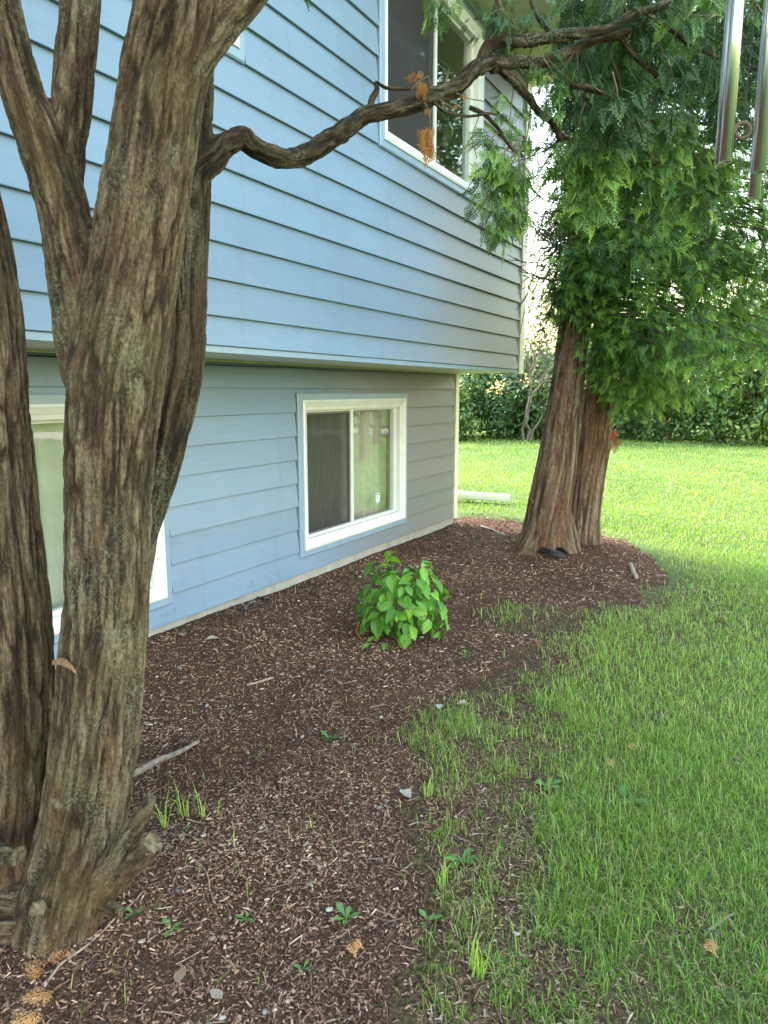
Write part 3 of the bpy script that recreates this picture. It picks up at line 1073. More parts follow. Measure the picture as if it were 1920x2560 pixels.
def fused_trunk(name, limbs, voxel, mat, parent, feat=0.02, length=0.16, amp=0.010, smooth_it=8, knots=()):
    """limbs: list of (C, R). Fuses them into one skin, then adds bark relief that follows each limb"""
    mb = MB()
    for C, R in limbs:
        V, T, Q = tube(C, R, 24)
        mb.add(V, T, Q)
    tmp = mb.build('tmp_trunk', None)
    md = tmp.modifiers.new('r', 'REMESH')
    md.mode = 'VOXEL'
    md.voxel_size = voxel
    md2 = tmp.modifiers.new('s', 'SMOOTH')
    md2.factor = 0.5
    md2.iterations = smooth_it
    dg = bpy.context.evaluated_depsgraph_get()
    ev = tmp.evaluated_get(dg)
    me = bpy.data.meshes.new_from_object(ev)
    nv = len(me.vertices)
    V = np.empty(nv * 3, np.float32)
    me.vertices.foreach_get('co', V)
    V = V.reshape(-1, 3).astype(float)
    Nn = np.empty(nv * 3, np.float32)
    me.vertices.foreach_get('normal', Nn)
    Nn = Nn.reshape(-1, 3).astype(float)
    nl = len(me.loops)
    L = np.empty(nl, np.int32)
    me.loops.foreach_get('vertex_index', L)
    tot = np.empty(len(me.polygons), np.int32)
    me.polygons.foreach_get('loop_total', tot)
    assert (tot == 4).all()
    Q = L.reshape(-1, 4)
    bpy.data.objects.remove(tmp)
    bpy.data.meshes.remove(me)
    wsum = np.zeros(nv)
    hsum = np.zeros(nv)
    best = np.full(nv, 1e9)
    barkco = np.zeros((nv, 3))
    for li, (C, R) in enumerate(limbs):
        T, N, B = frames(C)
        S = np.concatenate([[0], np.cumsum(np.linalg.norm(np.diff(C, axis=0), axis=1))])
        # nearest sample
        idx = np.empty(nv, np.int64)
        for a in range(0, nv, 40000):
            d2 = ((V[a:a + 40000, None] - C[None]) ** 2).sum(-1)
            idx[a:a + 40000] = d2.argmin(1)
        d = V - C[idx]
        along = (d * T[idx]).sum(1)
        s = S[idx] + along
        dr = np.linalg.norm(d - along[:, None] * T[idx], axis=1)
        over = np.maximum(np.abs(along) - 0.06, 0)
        ratio = (dr + over) / R[idx]
        th = np.arctan2((d * B[idx]).sum(1), (d * N[idx]).sum(1))
        w = np.exp(-7 * np.maximum(ratio - 0.8, 0))
        w[ratio > 2.2] = 0
        sel = w > 0.01
        R0 = float(np.median(R))
        h = np.zeros(nv)
        h[sel] = bark_height(th[sel], s[sel], R0, feat, length, 20 + li * 10)
        hsum += w * h
        wsum += w
        b = ratio < best
        best[b] = ratio[b]
        barkco[b] = np.stack([np.cos(th) * R0, np.sin(th) * R0, s * feat / length * 1.1 + li * 3.0], -1)[b]
    h = hsum / np.maximum(wsum, 1e-6)
    plate = np.clip(0.75 + h, 0, 1)
    V2 = V + Nn * (h * amp)[:, None]
    for kp, kr, kh in knots:
        dk = np.linalg.norm(V - np.asarray(kp), axis=1) / kr
        V2 += Nn * (kh * np.exp(-dk ** 2 * 1.2) - 1.1 * kh * np.exp(-(dk * 2.6) ** 2))[:, None]
    return mk(name, V2, [Q], mat, parent, smooth_shade=True, vecs={'bark': barkco}, attrs={'plate': plate})


def bark_tube(name, C, R, mat, parent, seg=12, amp=0.004, feat=0.011, seed=1, cap=True):
    C = np.asarray(C, float)
    R = np.broadcast_to(np.asarray(R, float), (len(C),)).copy()
    V, T, Q = tube(C, R, seg, cap)
    S = np.concatenate([[0], np.cumsum(np.linalg.norm(np.diff(C, axis=0), axis=1))])
    a = np.tile(np.linspace(0, 2 * math.pi, seg, endpoint=False), len(C))
    ss = np.repeat(S, seg)
    rr = np.repeat(R, seg)
    R0 = float(np.median(R))
    h = bark_height(a, ss, max(R0, 0.01), feat, feat * 4.5, seed)
    ctr = np.repeat(C, seg, axis=0)
    k = len(C) * seg
    dirv = V[:k] - ctr
    V[:k] += dirv / (np.linalg.norm(dirv, axis=1)[:, None] + 1e-9) * (h * np.minimum(amp, rr * 0.4))[:, None]
    bc = np.stack([np.cos(a) * R0, np.sin(a) * R0, ss / 7], -1)
    pl_ = np.clip(0.75 + h, 0, 1)
    if cap:
        bc = np.concatenate([bc, bc[:1], bc[-1:]])
        pl_ = np.concatenate([pl_, pl_[:1], pl_[-1:]])
    return mk(name, V, [np.array(T).reshape(-1, 3), Q] if cap else [Q], mat, parent, smooth_shade=True, vecs={'bark': bc}, attrs={'plate': pl_})


def wobble(C, amp, freq, seed):
    C = np.asarray(C, float)
    S = np.concatenate([[0], np.cumsum(np.linalg.norm(np.diff(C, axis=0), axis=1))])
    off = np.stack([vnoise(np.stack([S * freq, S * 0 + q * 9.1], -1), seed + q) - 0.5 for q in range(3)], -1)
    return C + off * amp * 2 * smooth(0, 0.15, S)[:, None]


# ---- the near multi-stemmed cedar on the left
tree1 = empty('cedar_tree', at(120, 2040, 1.98) * np.array([1, 1, 0]), 'gnarled cedar with several lichen covered trunks rising from one base', 'tree')
LC = limb_from_px([(85, 2160, 215, 1.95), (110, 2060, 190, 1.96), (140, 1930, 188, 1.98), (178, 1780, 178, 2.0), (203, 1620, 184, 2.0), (220, 1450, 180, 2.0), (231, 1300, 174, 2.0), (234, 1100, 176, 2.0), (240, 950, 190, 2.0), (252, 800, 206, 2.0), (272, 680, 200, 1.99), (298, 520, 188, 1.98), (328, 340, 182, 1.96), (352, 180, 184, 1.94), (385, 40, 190, 1.92), (405, -100, 172, 1.9), (415, -180, 160, 1.89)])
LC2a = limb_from_px([(395, 130, 120, 1.92), (455, 45, 120, 1.94), (520, -25, 110, 1.97), (620, -120, 85, 2.0)])
LC2 = limb_from_px([(590, -95, 88, 1.995), (620, -120, 84, 2.0), (860, -300, 64, 1.9), (1250, -440, 46, 1.65), (1600, -470, 36, 1.40), (1800, -480, 26, 1.3)])
LB = limb_from_px([(222, 900, 120, 2.0), (200, 780, 140, 2.0), (172, 640, 122, 1.98), (146, 500, 112, 1.96), (122, 400, 110, 1.95), (82, 295, 100, 1.93), (50, 200, 88, 1.91), (22, 95, 80, 1.9), (0, -10, 76, 1.88), (-25, -150, 70, 1.86)])
LB2 = limb_from_px([(132, 430, 84, 1.97), (146, 320, 80, 1.97), (156, 210, 80, 1.97), (165, 100, 82, 1.97), (174, 0, 84, 1.97), (182, -150, 74, 1.97)])
LD = limb_from_px([(195, 1850, 130, 2.16), (225, 1550, 116, 2.22), (255, 1330, 112, 2.25), (285, 1160, 110, 2.27), (334, 1000, 110, 2.29), (362, 880, 112, 2.3), (384, 760, 112, 2.3), (392, 560, 108, 2.3), (400, 400, 108, 2.3), (405, 250, 104, 2.29), (414, 80, 98, 2.27), (425, -120, 88, 2.25)])
LF = limb_from_px([(20, 1960, 190, 2.08), (22, 1830, 160, 2.12), (32, 1700, 150, 2.14), (38, 1540, 154, 2.15), (30, 1350, 150, 2.15), (4, 1100, 146, 2.15), (-12, 900, 144, 2.15), (-32, 640, 144, 2.14), (-72, 430, 140, 2.12), (-105, 250, 125, 2.1)])
LG = limb_from_px([(-130, 2010, 130, 2.02), (-30, 1980, 160, 2.03), (60, 1985, 170, 2.0), (110, 1990, 150, 1.98)])
LE = limb_from_px([(385, 390, 76, 2.29), (430, 358, 74, 2.29), (464, 334, 62, 2.31), (484, 306, 48, 2.33)])
knots1 = [(at(258, 582, 1.86), 0.024, 0.012), (at(130, 1738, 1.90), 0.022, 0.012), (at(182, 600, 1.87), 0.035, -0.010), (at(300, 1290, 1.88), 0.035, -0.011), (at(345, 985, 2.22), 0.045, -0.016), (at(290, 1395, 1.89), 0.025, -0.012), (at(205, 1715, 1.9), 0.03, 0.006)]
trunk1 = fused_trunk('trunk', [LC, LC2a, LB, LB2], 0.0062, M['bark1'], tree1, feat=0.017, length=0.12, amp=0.0095, smooth_it=4, knots=knots1)
fused_trunk('trunk', [LD, LE], 0.0062, M['bark_dark'], tree1, feat=0.017, length=0.17, amp=0.0115, smooth_it=5, knots=knots1)
fused_trunk('trunk', [LF, LG], 0.0062, M['bark1'], tree1, feat=0.017, length=0.17, amp=0.0115, smooth_it=5)


def stub(parent, pts, label=None, end_mat='cut_wood', bark='bark1', seed=3):
    P = np.array([at(x, y, h) for x, y, w, h in pts])
    R = [w * 0.5 * mpp(x, y, h) for x, y, w, h in pts]
    C = wobble(catmull(P, 14), 0.016, 12, seed)
    Rr = np.interp(np.linspace(0, 1, 14), np.linspace(0, 1, len(R)), R)
    s = bark_tube('branch_stub', C, Rr, M[bark], parent, 20, 0.012, seed=seed, cap=False)
    # the sawn or broken end face
    t = C[-1] - C[-2]
    t /= np.linalg.norm(t)
    V, T, Q = tube(np.array([C[-1] - t * 0.01, C[-1] + t * 0.002]), Rr[-1] * np.array([0.97, 0.9]), 14)
    V += (RNG.random(V.shape) - 0.5) * 0.012
    BASE[s.name] = BASE[parent.name]
    mk('cut_end', V, [np.array(T), Q], M[end_mat], s)
    if label:
        s['label'] = label
    return s


stub(tree1, [(215, 1905, 75, 1.95), (262, 1835, 50, 1.92), (300, 1765, 38, 1.9), (327, 1718, 26, 1.89)], seed=4)
stub(tree1, [(205, 1930, 80, 1.96), (262, 1895, 62, 1.92), (312, 1850, 54, 1.88), (340, 1822, 48, 1.87)], seed=5)
stub(tree1, [(-60, 1835, 50, 1.93), (0, 1842, 46, 1.92), (44, 1846, 40, 1.90)], seed=6)
stub(tree1, [(110, 1975, 50, 1.93), (82, 1948, 34, 1.84)], seed=7)
stub(tree1, [(150, 1738, 46, 1.95), (126, 1733, 36, 1.88)], seed=8)
stub(tree1, [(225, 1950, 40, 1.94), (258, 1975, 26, 1.9)], seed=9)

# loose plate of bark hanging in the fork
n = 9
pc = catmull(np.array([at(112, 1432, 1.93), at(130, 1429, 1.90), at(150, 1438, 1.88), at(165, 1455, 1.88)]), n)
tw = np.interp(np.arange(n), [0, 4, 8], [0.006, 0.012, 0.004])
upv = np.array([0.1, 0, 1.0])
V = np.concatenate([pc + tw[:, None] * upv, pc - tw[:, None] * upv, pc + tw[:, None] * upv - HEAD * -0.004, pc - tw[:, None] * upv - HEAD * -0.004])
Q = [(i, i + 1, n + i + 1, n + i) for i in range(n - 1)] + [(2 * n + i, 3 * n + i, 3 * n + i + 1, 2 * n + i + 1) for i in range(n - 1)]
mk('bark_flake', V, [np.array(Q)], plain('loose_bark', (0.22, 0.12, 0.065), 0.85, var=0.35, nscale=60), tree1, smooth_shade=True)

# branches of the near cedar reaching in front of the wall
BR = {}


def branch(key, pts, seed, seg=16, amp=0.006, wob=0.016, parent=None, mat='bark_dark', name='branch'):
    P = np.array([at(x, y, h) for x, y, w, h in pts])
    R = np.array([w * 0.5 * mpp(x, y, h) for x, y, w, h in pts])
    ln = np.linalg.norm(np.diff(P, axis=0), axis=1).sum()
    n = max(16, int(ln / 0.014))
    C = wobble(catmull(P, n), wob, 9, seed)
    Rr = np.interp(np.linspace(0, len(P) - 1, n), np.arange(len(P)), R)
    BR[key] = (C, Rr)
    return bark_tube(name, C, Rr, M[mat], parent or tree1, seg, amp, seed=seed)


bark_tube('branch', LC2[0], LC2[1], M['bark1'], tree1, 14, 0.006, seed=77)
eb = branch('E', [(455, 342, 52, 2.305), (468, 328, 50, 2.315), (486, 302, 50, 2.33), (512, 284, 46, 2.35), (530, 306, 44, 2.36), (590, 338, 43, 2.4), (650, 333, 42, 2.44), (705, 308, 42, 2.48), (750, 275, 41, 2.52), (795, 243, 38, 2.55), (870, 226, 37, 2.6), (930, 208, 36, 2.65), (990, 182, 36, 2.7), (1040, 150, 36, 2.74), (1070, 142, 33, 2.76)], 31, 26, 0.009)
branch('E1', [(1035, 155, 30, 2.74), (1050, 112, 30, 2.75), (1085, 88, 28, 2.76), (1150, 84, 26, 2.78), (1230, 74, 24, 2.8), (1310, 62, 22, 2.82), (1390, 30, 18, 2.85), (1480, -30, 14, 2.9)], 32)
branch('E2', [(1060, 143, 30, 2.76), (1120, 136, 27, 2.8), (1180, 128, 25, 2.84), (1260, 100, 22, 2.88), (1350, 66, 20, 2.92), (1430, 10, 15, 2.95), (1520, -60, 10, 3.0)], 33)
branch('E3', [(1080, 152, 20, 2.77), (1110, 172, 20, 2.82), (1138, 205, 18, 2.9), (1165, 250, 17, 2.95), (1205, 285, 16, 3.0), (1270, 300, 15, 3.05), (1340, 292, 11, 3.1), (1410, 285, 7, 3.1)], 34)
branch('E4', [(1185, 142, 14, 2.85), (1240, 172, 13, 2.9), (1300, 205, 12, 2.95), (1370, 250, 10, 3.0), (1430, 262, 7, 3.05)], 35)
branch('E5', [(1330, 75, 12, 2.92), (1380, 120, 11, 2.95), (1430, 160, 10, 3.0), (1480, 175, 7, 3.0)], 36)
branch('E6', [(800, 243, 17, 2.55), (803, 215, 15, 2.55), (815, 192, 13, 2.55), (812, 174, 7, 2.55), (836, 188, 9, 2.55), (880, 195, 8, 2.58), (920, 196, 6, 2.6), (960, 200, 4, 2.6)], 37, 8, 0.002, 0.006)
branch('E7', [(1015, 232, 11, 2.7), (1045, 246, 10, 2.72), (1070, 275, 9, 2.75), (1095, 300, 8, 2.78), (1120, 330, 6, 2.8)], 38, 8, 0.002)
branch('E8', [(1050, 112, 16, 2.75), (1058, 60, 15, 2.76), (1068, 0, 13, 2.78), (1080, -90, 10, 2.8)], 39, 10)
branch('E9', [(1200, 80, 14, 2.79), (1165, 45, 12, 2.8), (1140, 0, 10, 2.8), (1125, -60, 8, 2.8)], 40, 10)
branch('E10', [(1380, 260, 8, 3.0), (1405, 320, 7, 3.05), (1420, 380, 6, 3.1), (1430, 420, 4, 3.1)], 41, 8, 0.002)
branch('E11', [(1400, 30, 10, 2.86), (1470, 80, 10, 2.9), (1540, 110, 9, 2.95), (1620, 140, 7, 3.0), (1720, 150, 5, 3.0)], 42, 8, 0.002)
branch('E12', [(930, 212, 8, 2.65), (960, 245, 7, 2.66), (1010, 258, 6, 2.68), (1075, 250, 5, 2.7)], 43, 8, 0.002)


# ------------------------------------------------------------------ cedar sprays
def spray_proto(nside, sub, seed):
    """flat fan of scale-leaf twigs: unit length along +Y in the XY plane"""
    r = np.random.default_rng(seed)
    V, T = [], []

    def diamond(p, d, ln, w):
        d = d / np.linalg.norm(d)
        s = np.array([-d[1], d[0], 0])
        k = len(V)
        zc = lambda q: np.array([q[0], q[1], -0.22 * q[1] ** 2 - 0.35 * q[0] ** 2])
        V.extend([zc(p - d * 0.01), zc(p + d * ln * 0.45 + s * w / 2), zc(p + d * ln), zc(p + d * ln * 0.45 - s * w / 2)])
        T.extend([(k, k + 1, k + 2), (k, k + 2, k + 3)])

    diamond(np.zeros(3), np.array([0, 1.0, 0]), 1.0, 0.045)
    for q in range(nside):
        t = 0.08 + 0.84 * q / nside
        sg = 1 if q % 2 else -1
        ang = math.radians(48 - 14 * t + r.uniform(-6, 6)) * sg
        d = np.array([math.sin(ang), math.cos(ang), 0])
        ln = 0.36 * (1 - t) ** 0.6 * (0.55 + 1.0 * math.sin(math.pi * min(1, t + 0.35))) * r.uniform(0.8, 1.1)
        p = np.array([0, t, 0])
        diamond(p, d, ln, 0.038 if sub else 0.070)
        for e in range(sub):
            te = 0.25 + 0.65 * e / max(1, sub)
            se = 1 if e % 2 else -1
            a2 = ang + se * math.radians(38)
            d2 = np.array([math.sin(a2), math.cos(a2), 0])
            diamond(p + d * ln * te, d2, ln * 0.42 * (1.1 - te) + 0.035, 0.036)
    return np.array(V), np.array(T)


HI = [spray_proto(13, 4, s) for s in range(4)]
MID = [spray_proto(10, 3, s + 20) for s in range(3)]
LO = [spray_proto(12, 0, s + 40) for s in range(3)]


def place_sprays(protos, P, D, N, S, tint):
    """P positions, D growth direction, N approximate face normal, S length -> V, T, tint"""
    P, D, N, S = (np.asarray(a, float) for a in (P, D, N, S))
    D = D / (np.linalg.norm(D, axis=1)[:, None] + 1e-9)
    Rr = np.cross(D, N)
    Rr /= np.linalg.norm(Rr, axis=1)[:, None] + 1e-9
    N = np.cross(Rr, D)
    which = RNG.integers(0, len(protos), len(P))
    Vs, Ts, ts, k = [], [], [], 0
    for q, (pv, pt) in enumerate(protos):
        m_ = which == q
        if not m_.any():
            continue
        s = S[m_][:, None, None]
        V = P[m_][:, None] + s * (pv[None, :, 0:1] * Rr[m_][:, None] + pv[None, :, 1:2] * D[m_][:, None] + pv[None, :, 2:3] * N[m_][:, None])
        nn = m_.sum()
        T = (pt[None] + (np.arange(nn) * len(pv))[:, None, None]).reshape(-1, 3) + k
        Vs.append(V.reshape(-1, 3))
        Ts.append(T)
        tt = tint[m_][:, None] + 0.22 * (pv[None, :, 1] - 0.5)
        ts.append(np.clip(tt, 0, 1).ravel())
        k += nn * len(pv)
    return np.concatenate(Vs), np.concatenate(Ts), np.concatenate(ts)


def sprays_on(C, lo, count, length, hang=0.5, spread=0.10, seed=0, tint=(0.25, 0.9)):
    """sprays that fan out and droop from a twig centre line"""
    n = len(C)
    i = RNG.integers(int(n * lo), n, count)
    T, N, B = frames(C)
    a = RNG.uniform(0, 2 * math.pi, count)
    side = np.cos(a)[:, None] * N[i] + np.sin(a)[:, None] * B[i]
    D = T[i] * RNG.uniform(0.1, 0.9, (count, 1)) + side * RNG.uniform(0.2, 1.0, (count, 1)) + np.array([0, 0, -1.0]) * RNG.uniform(0.2, 1.0, (count, 1)) * hang * 1.6
    P = C[i] + side * RNG.uniform(0, spread, (count, 1)) + np.array([0, 0, -1]) * RNG.uniform(0, spread, (count, 1)) * hang
    Nn = RNG.normal(size=(count, 3)) + np.array([0.3, -0.3, 0.9])
    S = length * RNG.uniform(0.6, 1.25, count)
    return P, D, Nn, S, RNG.uniform(tint[0], tint[1], count)


# hanging twigs in the crown of the near cedar: (start on the picture, end, number of sprays)
parts = []
twigs1 = []


def hang_twig(pts, cnt, length=0.10, hang=0.5, w=4, tint=(0.2, 0.95), spread=0.06, lo=0.15):
    P = np.array([at(x, y, h) for x, y, h in pts])
    C = wobble(catmull(P, 24), 0.02, 6, RNG.integers(1e6))
    R = np.linspace(w, w * 0.35, 24) * 0.5 * mpp(*pts[0])
    twigs1.append((C, R))
    parts.append(sprays_on(C, lo, cnt, length, hang, spread, tint=tint))


rr = random.Random(11)
# the cluster in front of the wall corner and window edge
hang_twig([(1120, 300, 2.8), (1100, 380, 2.8), (1085, 450, 2.82), (1075, 500, 2.82)], 70, 0.085)
hang_twig([(1105, 310, 2.8), (1075, 350, 2.8), (1055, 400, 2.82), (1050, 450, 2.82)], 60, 0.085)
hang_twig([(1120, 320, 2.85), (1120, 390, 2.85), (1115, 440, 2.85), (1100, 470, 2.85)], 60, 0.085)
hang_twig([(1085, 280, 2.78), (1062, 300, 2.78), (1055, 335, 2.78)], 30, 0.075)
hang_twig([(1110, 190, 2.85), (1100, 240, 2.85), (1096, 285, 2.85)], 22, 0.07)
hang_twig([(1150, 200, 2.95), (1140, 260, 2.95), (1132, 310, 2.95)], 26, 0.07)
hang_twig([(960, -40, 2.7), (962, 0, 2.7), (968, 20, 2.7)], 26, 0.07)
hang_twig([(1085, 20, 2.76), (1062, 30, 2.76), (1050, 60, 2.76)], 24, 0.06, tint=(0, 0.5))
hang_twig([(1075, -10, 2.76), (1090, 40, 2.76), (1085, 75, 2.76)], 40, 0.07, tint=(0, 0.5))
hang_twig([(1140, 0, 2.8), (1160, 30, 2.8), (1150, 60, 2.8)], 24, 0.06, tint=(0, 0.5))
hang_twig([(1160, 90, 2.8), (1180, 140, 2.8), (1190, 185, 2.8)], 34, 0.07, tint=(0, 0.6))
hang_twig([(1240, 110, 2.85), (1190, 200, 2.95), (1170, 250, 2.95)], 30, 0.07)
# the dark curtain of foliage on the right, above the chime and the far cedar
for q in range(46):
    x0 = rr.uniform(1215, 1760)
    y0 = rr.uniform(-120, 190) - (120 if x0 < 1260 else 0) * 0.2
    h0 = rr.uniform(2.8, 3.7)
    dy = rr.uniform(60, 190)
    dx = rr.uniform(-60, 70)
    hang_twig([(x0, y0, h0), (x0 + dx * 0.5, y0 + dy * 0.4, h0 + 0.05), (x0 + dx, y0 + dy, h0 + 0.1)], rr.randint(30, 54), rr.uniform(0.085, 0.12), 0.55, 5, (0.0, 0.22) if q % 4 else (0.15, 0.7), 0.09)  # mostly low tints, painting in the shade on the undersides
for q in range(15):
    x0 = rr.uniform(1250, 1600)
    y0 = rr.uniform(200, 330)
    h0 = rr.uniform(3.0, 3.5)
    hang_twig([(x0, y0, h0), (x0 + rr.uniform(-30, 40), y0 + 60, h0), (x0 + rr.uniform(-50, 60), y0 + rr.uniform(90, 170), h0)], rr.randint(34, 56), 0.10, 0.6, 4, (0.15, 1.0), 0.07)
hang_twig([(1270, 300, 3.05), (1290, 360, 3.05), (1280, 420, 3.05), (1270, 450, 3.05)], 60, 0.11, tint=(0.35, 1.0))
hang_twig([(1230, 290, 3.0), (1235, 320, 3.0), (1222, 350, 3.0)], 36, 0.09, tint=(0.3, 1.0))
hang_twig([(1340, 292, 3.1), (1370, 340, 3.1), (1420, 370, 3.1)], 50, 0.10, tint=(0.35, 1.0))

PP = [np.concatenate([p[q] for p in parts]) for q in range(5)]
V, T, tt = place_sprays(HI, *PP)
mk('crown', V, [T], M['cedar_near'], tree1, attrs={'tint': tt})
# crown above the picture
cnt = 2200
ang = RNG.uniform(0, 2 * math.pi, cnt)
rad = 0.25 + 2.0 * RNG.random(cnt) ** 0.7
zz = RNG.uniform(3.6, 7.5, cnt)
rad *= np.clip((8.2 - zz) / 3.0, 0.3, 1.0)
P = np.stack([-1.75 + rad * np.cos(ang), 1.4 + rad * np.sin(ang), zz], -1)
clump = fbm(P * 1.6, 60, 2)
sel = clump > 0.47
P = P[sel]
D = np.stack([np.cos(ang[sel]), np.sin(ang[sel]), RNG.uniform(-0.8, 0.3, sel.sum())], -1)
V, T, tt = place_sprays(LO, P, D, RNG.normal(size=P.shape) + np.array([0, 0, 1.0]), RNG.uniform(0.16, 0.32, len(P)), RNG.uniform(0, 0.8, len(P)))
mk('upper_crown', V, [T], M['cedar'], tree1, attrs={'tint': tt})
mb = MB()
for C, R in twigs1:
    V, T, Q = tube(C, R, 5)
    mb.add(V, T, Q)
mb.build('twigs', M['twig'], tree1)['kind'] = 'stuff'
# limbs into the upper crown
for q, (C, R) in enumerate((LC, LD, LB, LB2, LF)):
    top = C[-1]
    e = top + np.array([rr.uniform(-0.5, 0.5), rr.uniform(-0.4, 0.6), rr.uniform(2.6, 3.8)])
    bark_tube('upper_limb', wobble(catmull(np.array([C[-4], top, (top + e) / 2 + np.array([0.1, -0.1, 0]), e]), 30), 0.05, 2, 70 + q), np.linspace(R[-1] * 1.02, 0.012, 30), M['bark1'], tree1, 12)


def frond(name, specs, mat, parent, protos=HI):
    """specs: (position, direction, normal, length)"""
    P = [s[0] for s in specs]
    V, T, tt = place_sprays(protos, P, [s[1] for s in specs], [s[2] for s in specs], [s[3] for s in specs], RNG.uniform(0.2, 0.9, len(specs)))
    return mk(name, V, [T], mat, parent, attrs={'tint': tt})


toCam = -HEAD
specs = []
for q in range(9):
    specs.append((at(925 + rr.uniform(-10, 10), 262 + rr.uniform(0, 50), 2.62), np.array([rr.uniform(-0.25, 0.25), rr.uniform(-0.2, 0.2), -1.0]), toCam + RNG.normal(size=3) * 0.5, rr.uniform(0.06, 0.09)))
f_ = frond('dead_frond', specs, M['dead_cedar'], tree1)
f_['label'] = 'rust brown dead frond hanging before the upper window'
specs = []
for q in range(7):
    specs.append((at(912 + rr.uniform(-8, 8), 150 + rr.uniform(0, 34), 2.58), RIGHT * rr.uniform(-1.0, 0.2) + np.array([0, 0, rr.uniform(-1.0, 0.1)]), toCam + RNG.normal(size=3) * 0.4, rr.uniform(0.04, 0.06)))
f_ = frond('dead_frond', specs, M['dead_cedar'], tree1)
f_['label'] = 'orange dead frond sitting above the branch'
for (x, y, h, s_) in ((1003, 200, 2.66, 0.028), (985, 225, 2.66, 0.02), (925, 232, 2.6, 0.035)):
    frond('dead_frond', [(at(x, y, h), np.array([0.2, 0, -1.0]), toCam, s_), (at(x, y, h), np.array([-0.4, 0, -0.8]), toCam, s_ * 0.8)], M['dead_cedar'], tree1)
V, T, Q = tube(catmull(np.array([at(918, 222, 2.6), at(926, 240, 2.61), at(930, 270, 2.62)]), 8), 0.002, 5)
mk('twig', V, [np.array(T), Q], M['twig'], tree1)
for a, b, c in (((888, 196, 2.58), (902, 178, 2.58), (925, 165, 2.58)), ((925, 165, 2.58), (932, 185, 2.6), (940, 205, 2.63)), ((985, 200, 2.68), (1010, 212, 2.7), (1050, 222, 2.72)), ((950, 215, 2.65), (970, 228, 2.66), (986, 236, 2.66)), ((1035, 250, 2.72), (1020, 300, 2.74), (1030, 340, 2.75))):
    V, T, Q = tube(wobble(catmull(np.array([at(*a), at(*b), at(*c)]), 12), 0.006, 20, 3), 0.0018, 5)
    mk('twig', V, [np.array(T), Q], M['twig'], tree1)

# ---- the far cedar with two leaning stems
tree2 = empty('cedar_tree', on_ground(1200, 1195), 'tall cedar with two leaning reddish stems beside the house corner', 'tree')
H2 = 7.35
L2a = limb_from_px([(1166, 1260, 145, H2), (1171, 1205, 122, H2), (1176, 1165, 104, H2), (1184, 1110, 95, H2), (1204, 1000, 86, H2), (1216, 900, 76, H2), (1229, 800, 69, H2), (1240, 690, 66, H2), (1250, 560, 62, H2), (1266, 400, 56, H2), (1290, 150, 46, H2 + 0.05), (1315, -150, 34, H2 + 0.1), (1340, -500, 18, H2 + 0.1)])
L2b = limb_from_px([(1262, 1230, 95, 7.65), (1258, 1180, 82, 7.65), (1262, 1120, 68, 7.65), (1272, 1040, 68, 7.65), (1286, 950, 68, 7.65), (1293, 880, 66, 7.65), (1301, 800, 60, 7.65), (1315, 650, 52, 7.65), (1338, 440, 42, 7.65), (1362, 200, 34, 7.65), (1400, -150, 22, 7.6), (1430, -400, 12, 7.6)])
roots = [limb_from_px([(1178, 1120, 70, 7.35), (1150, 1175, 70, 7.3), (1118, 1215, 50, 7.25), (1085, 1240, 30, 7.2)]), limb_from_px([(1200, 1110, 70, 7.35), (1214, 1170, 75, 7.3), (1232, 1215, 60, 7.25), (1250, 1245, 40, 7.2)])]
fused_trunk('trunk', [L2a, L2b] + roots, 0.014, M['bark2'], tree2, feat=0.034, length=0.5, amp=0.010, smooth_it=4)
st = bark_tube('branch_stub', np.array([at(1170, 1095, 7.3), at(1152, 1085, 7.27), at(1146, 1072, 7.26)]), np.array([0.03, 0.022, 0.006]), M['bark2'], tree2, 8, 0.003)

def along_limb(L, z):
    C, R = L
    i = int(np.argmin(np.abs(C[:, 2] - z)))
    return C[i]


brs = []
sp_parts = []


def crown_branch(root, tip, droop, cnt, length, tint, lo=0.3, spread=0.16, w=0.016, hang=0.45):
    mid = (root + tip) / 2 + np.array([0, 0, droop])
    C = wobble(catmull(np.array([root, mid, tip]), 22), 0.06, 2.0, RNG.integers(1e6))
    brs.append((C, np.linspace(w, w * 0.2, 22)))
    sp_parts.append(sprays_on(C, lo, cnt, length, hang, spread, tint=tint))


AXIS = along_limb(L2b, 3.0)
for q in range(330):
    z = rr.uniform(1.75, 5.5) if q % 6 else rr.uniform(5.3, 8.6)
    az = rr.uniform(-math.pi, math.pi) if q % 2 else rr.uniform(-1.9, 1.3)                 # 0 = +X, away from the house
    side = 0.5 + 0.5 * math.cos(az - 0.35)
    rmax = 0.35 + 2.0 * side ** 0.9
    rmax *= min(1.0, max(0.22, (9.2 - z) / 4.6))
    L = L2a if rr.random() < 0.5 else L2b
    root = along_limb(L, z + 0.25 * rmax)
    r_ = rmax * rr.uniform(0.62, 1.05)
    tip = np.array([AXIS[0] + r_ * math.cos(az), AXIS[1] + r_ * math.sin(az), z])
    low = 1.38 + 0.30 * max(0, r_ - 0.4) + (1.25 if side < 0.5 else 0.0)
    tip[2] = max(tip[2], low + 0.12)
    crown_branch(root, tip, 0.12, int(28 + 34 * r_), rr.uniform(0.12, 0.17), (0.05, 0.95), 0.2, 0.27)
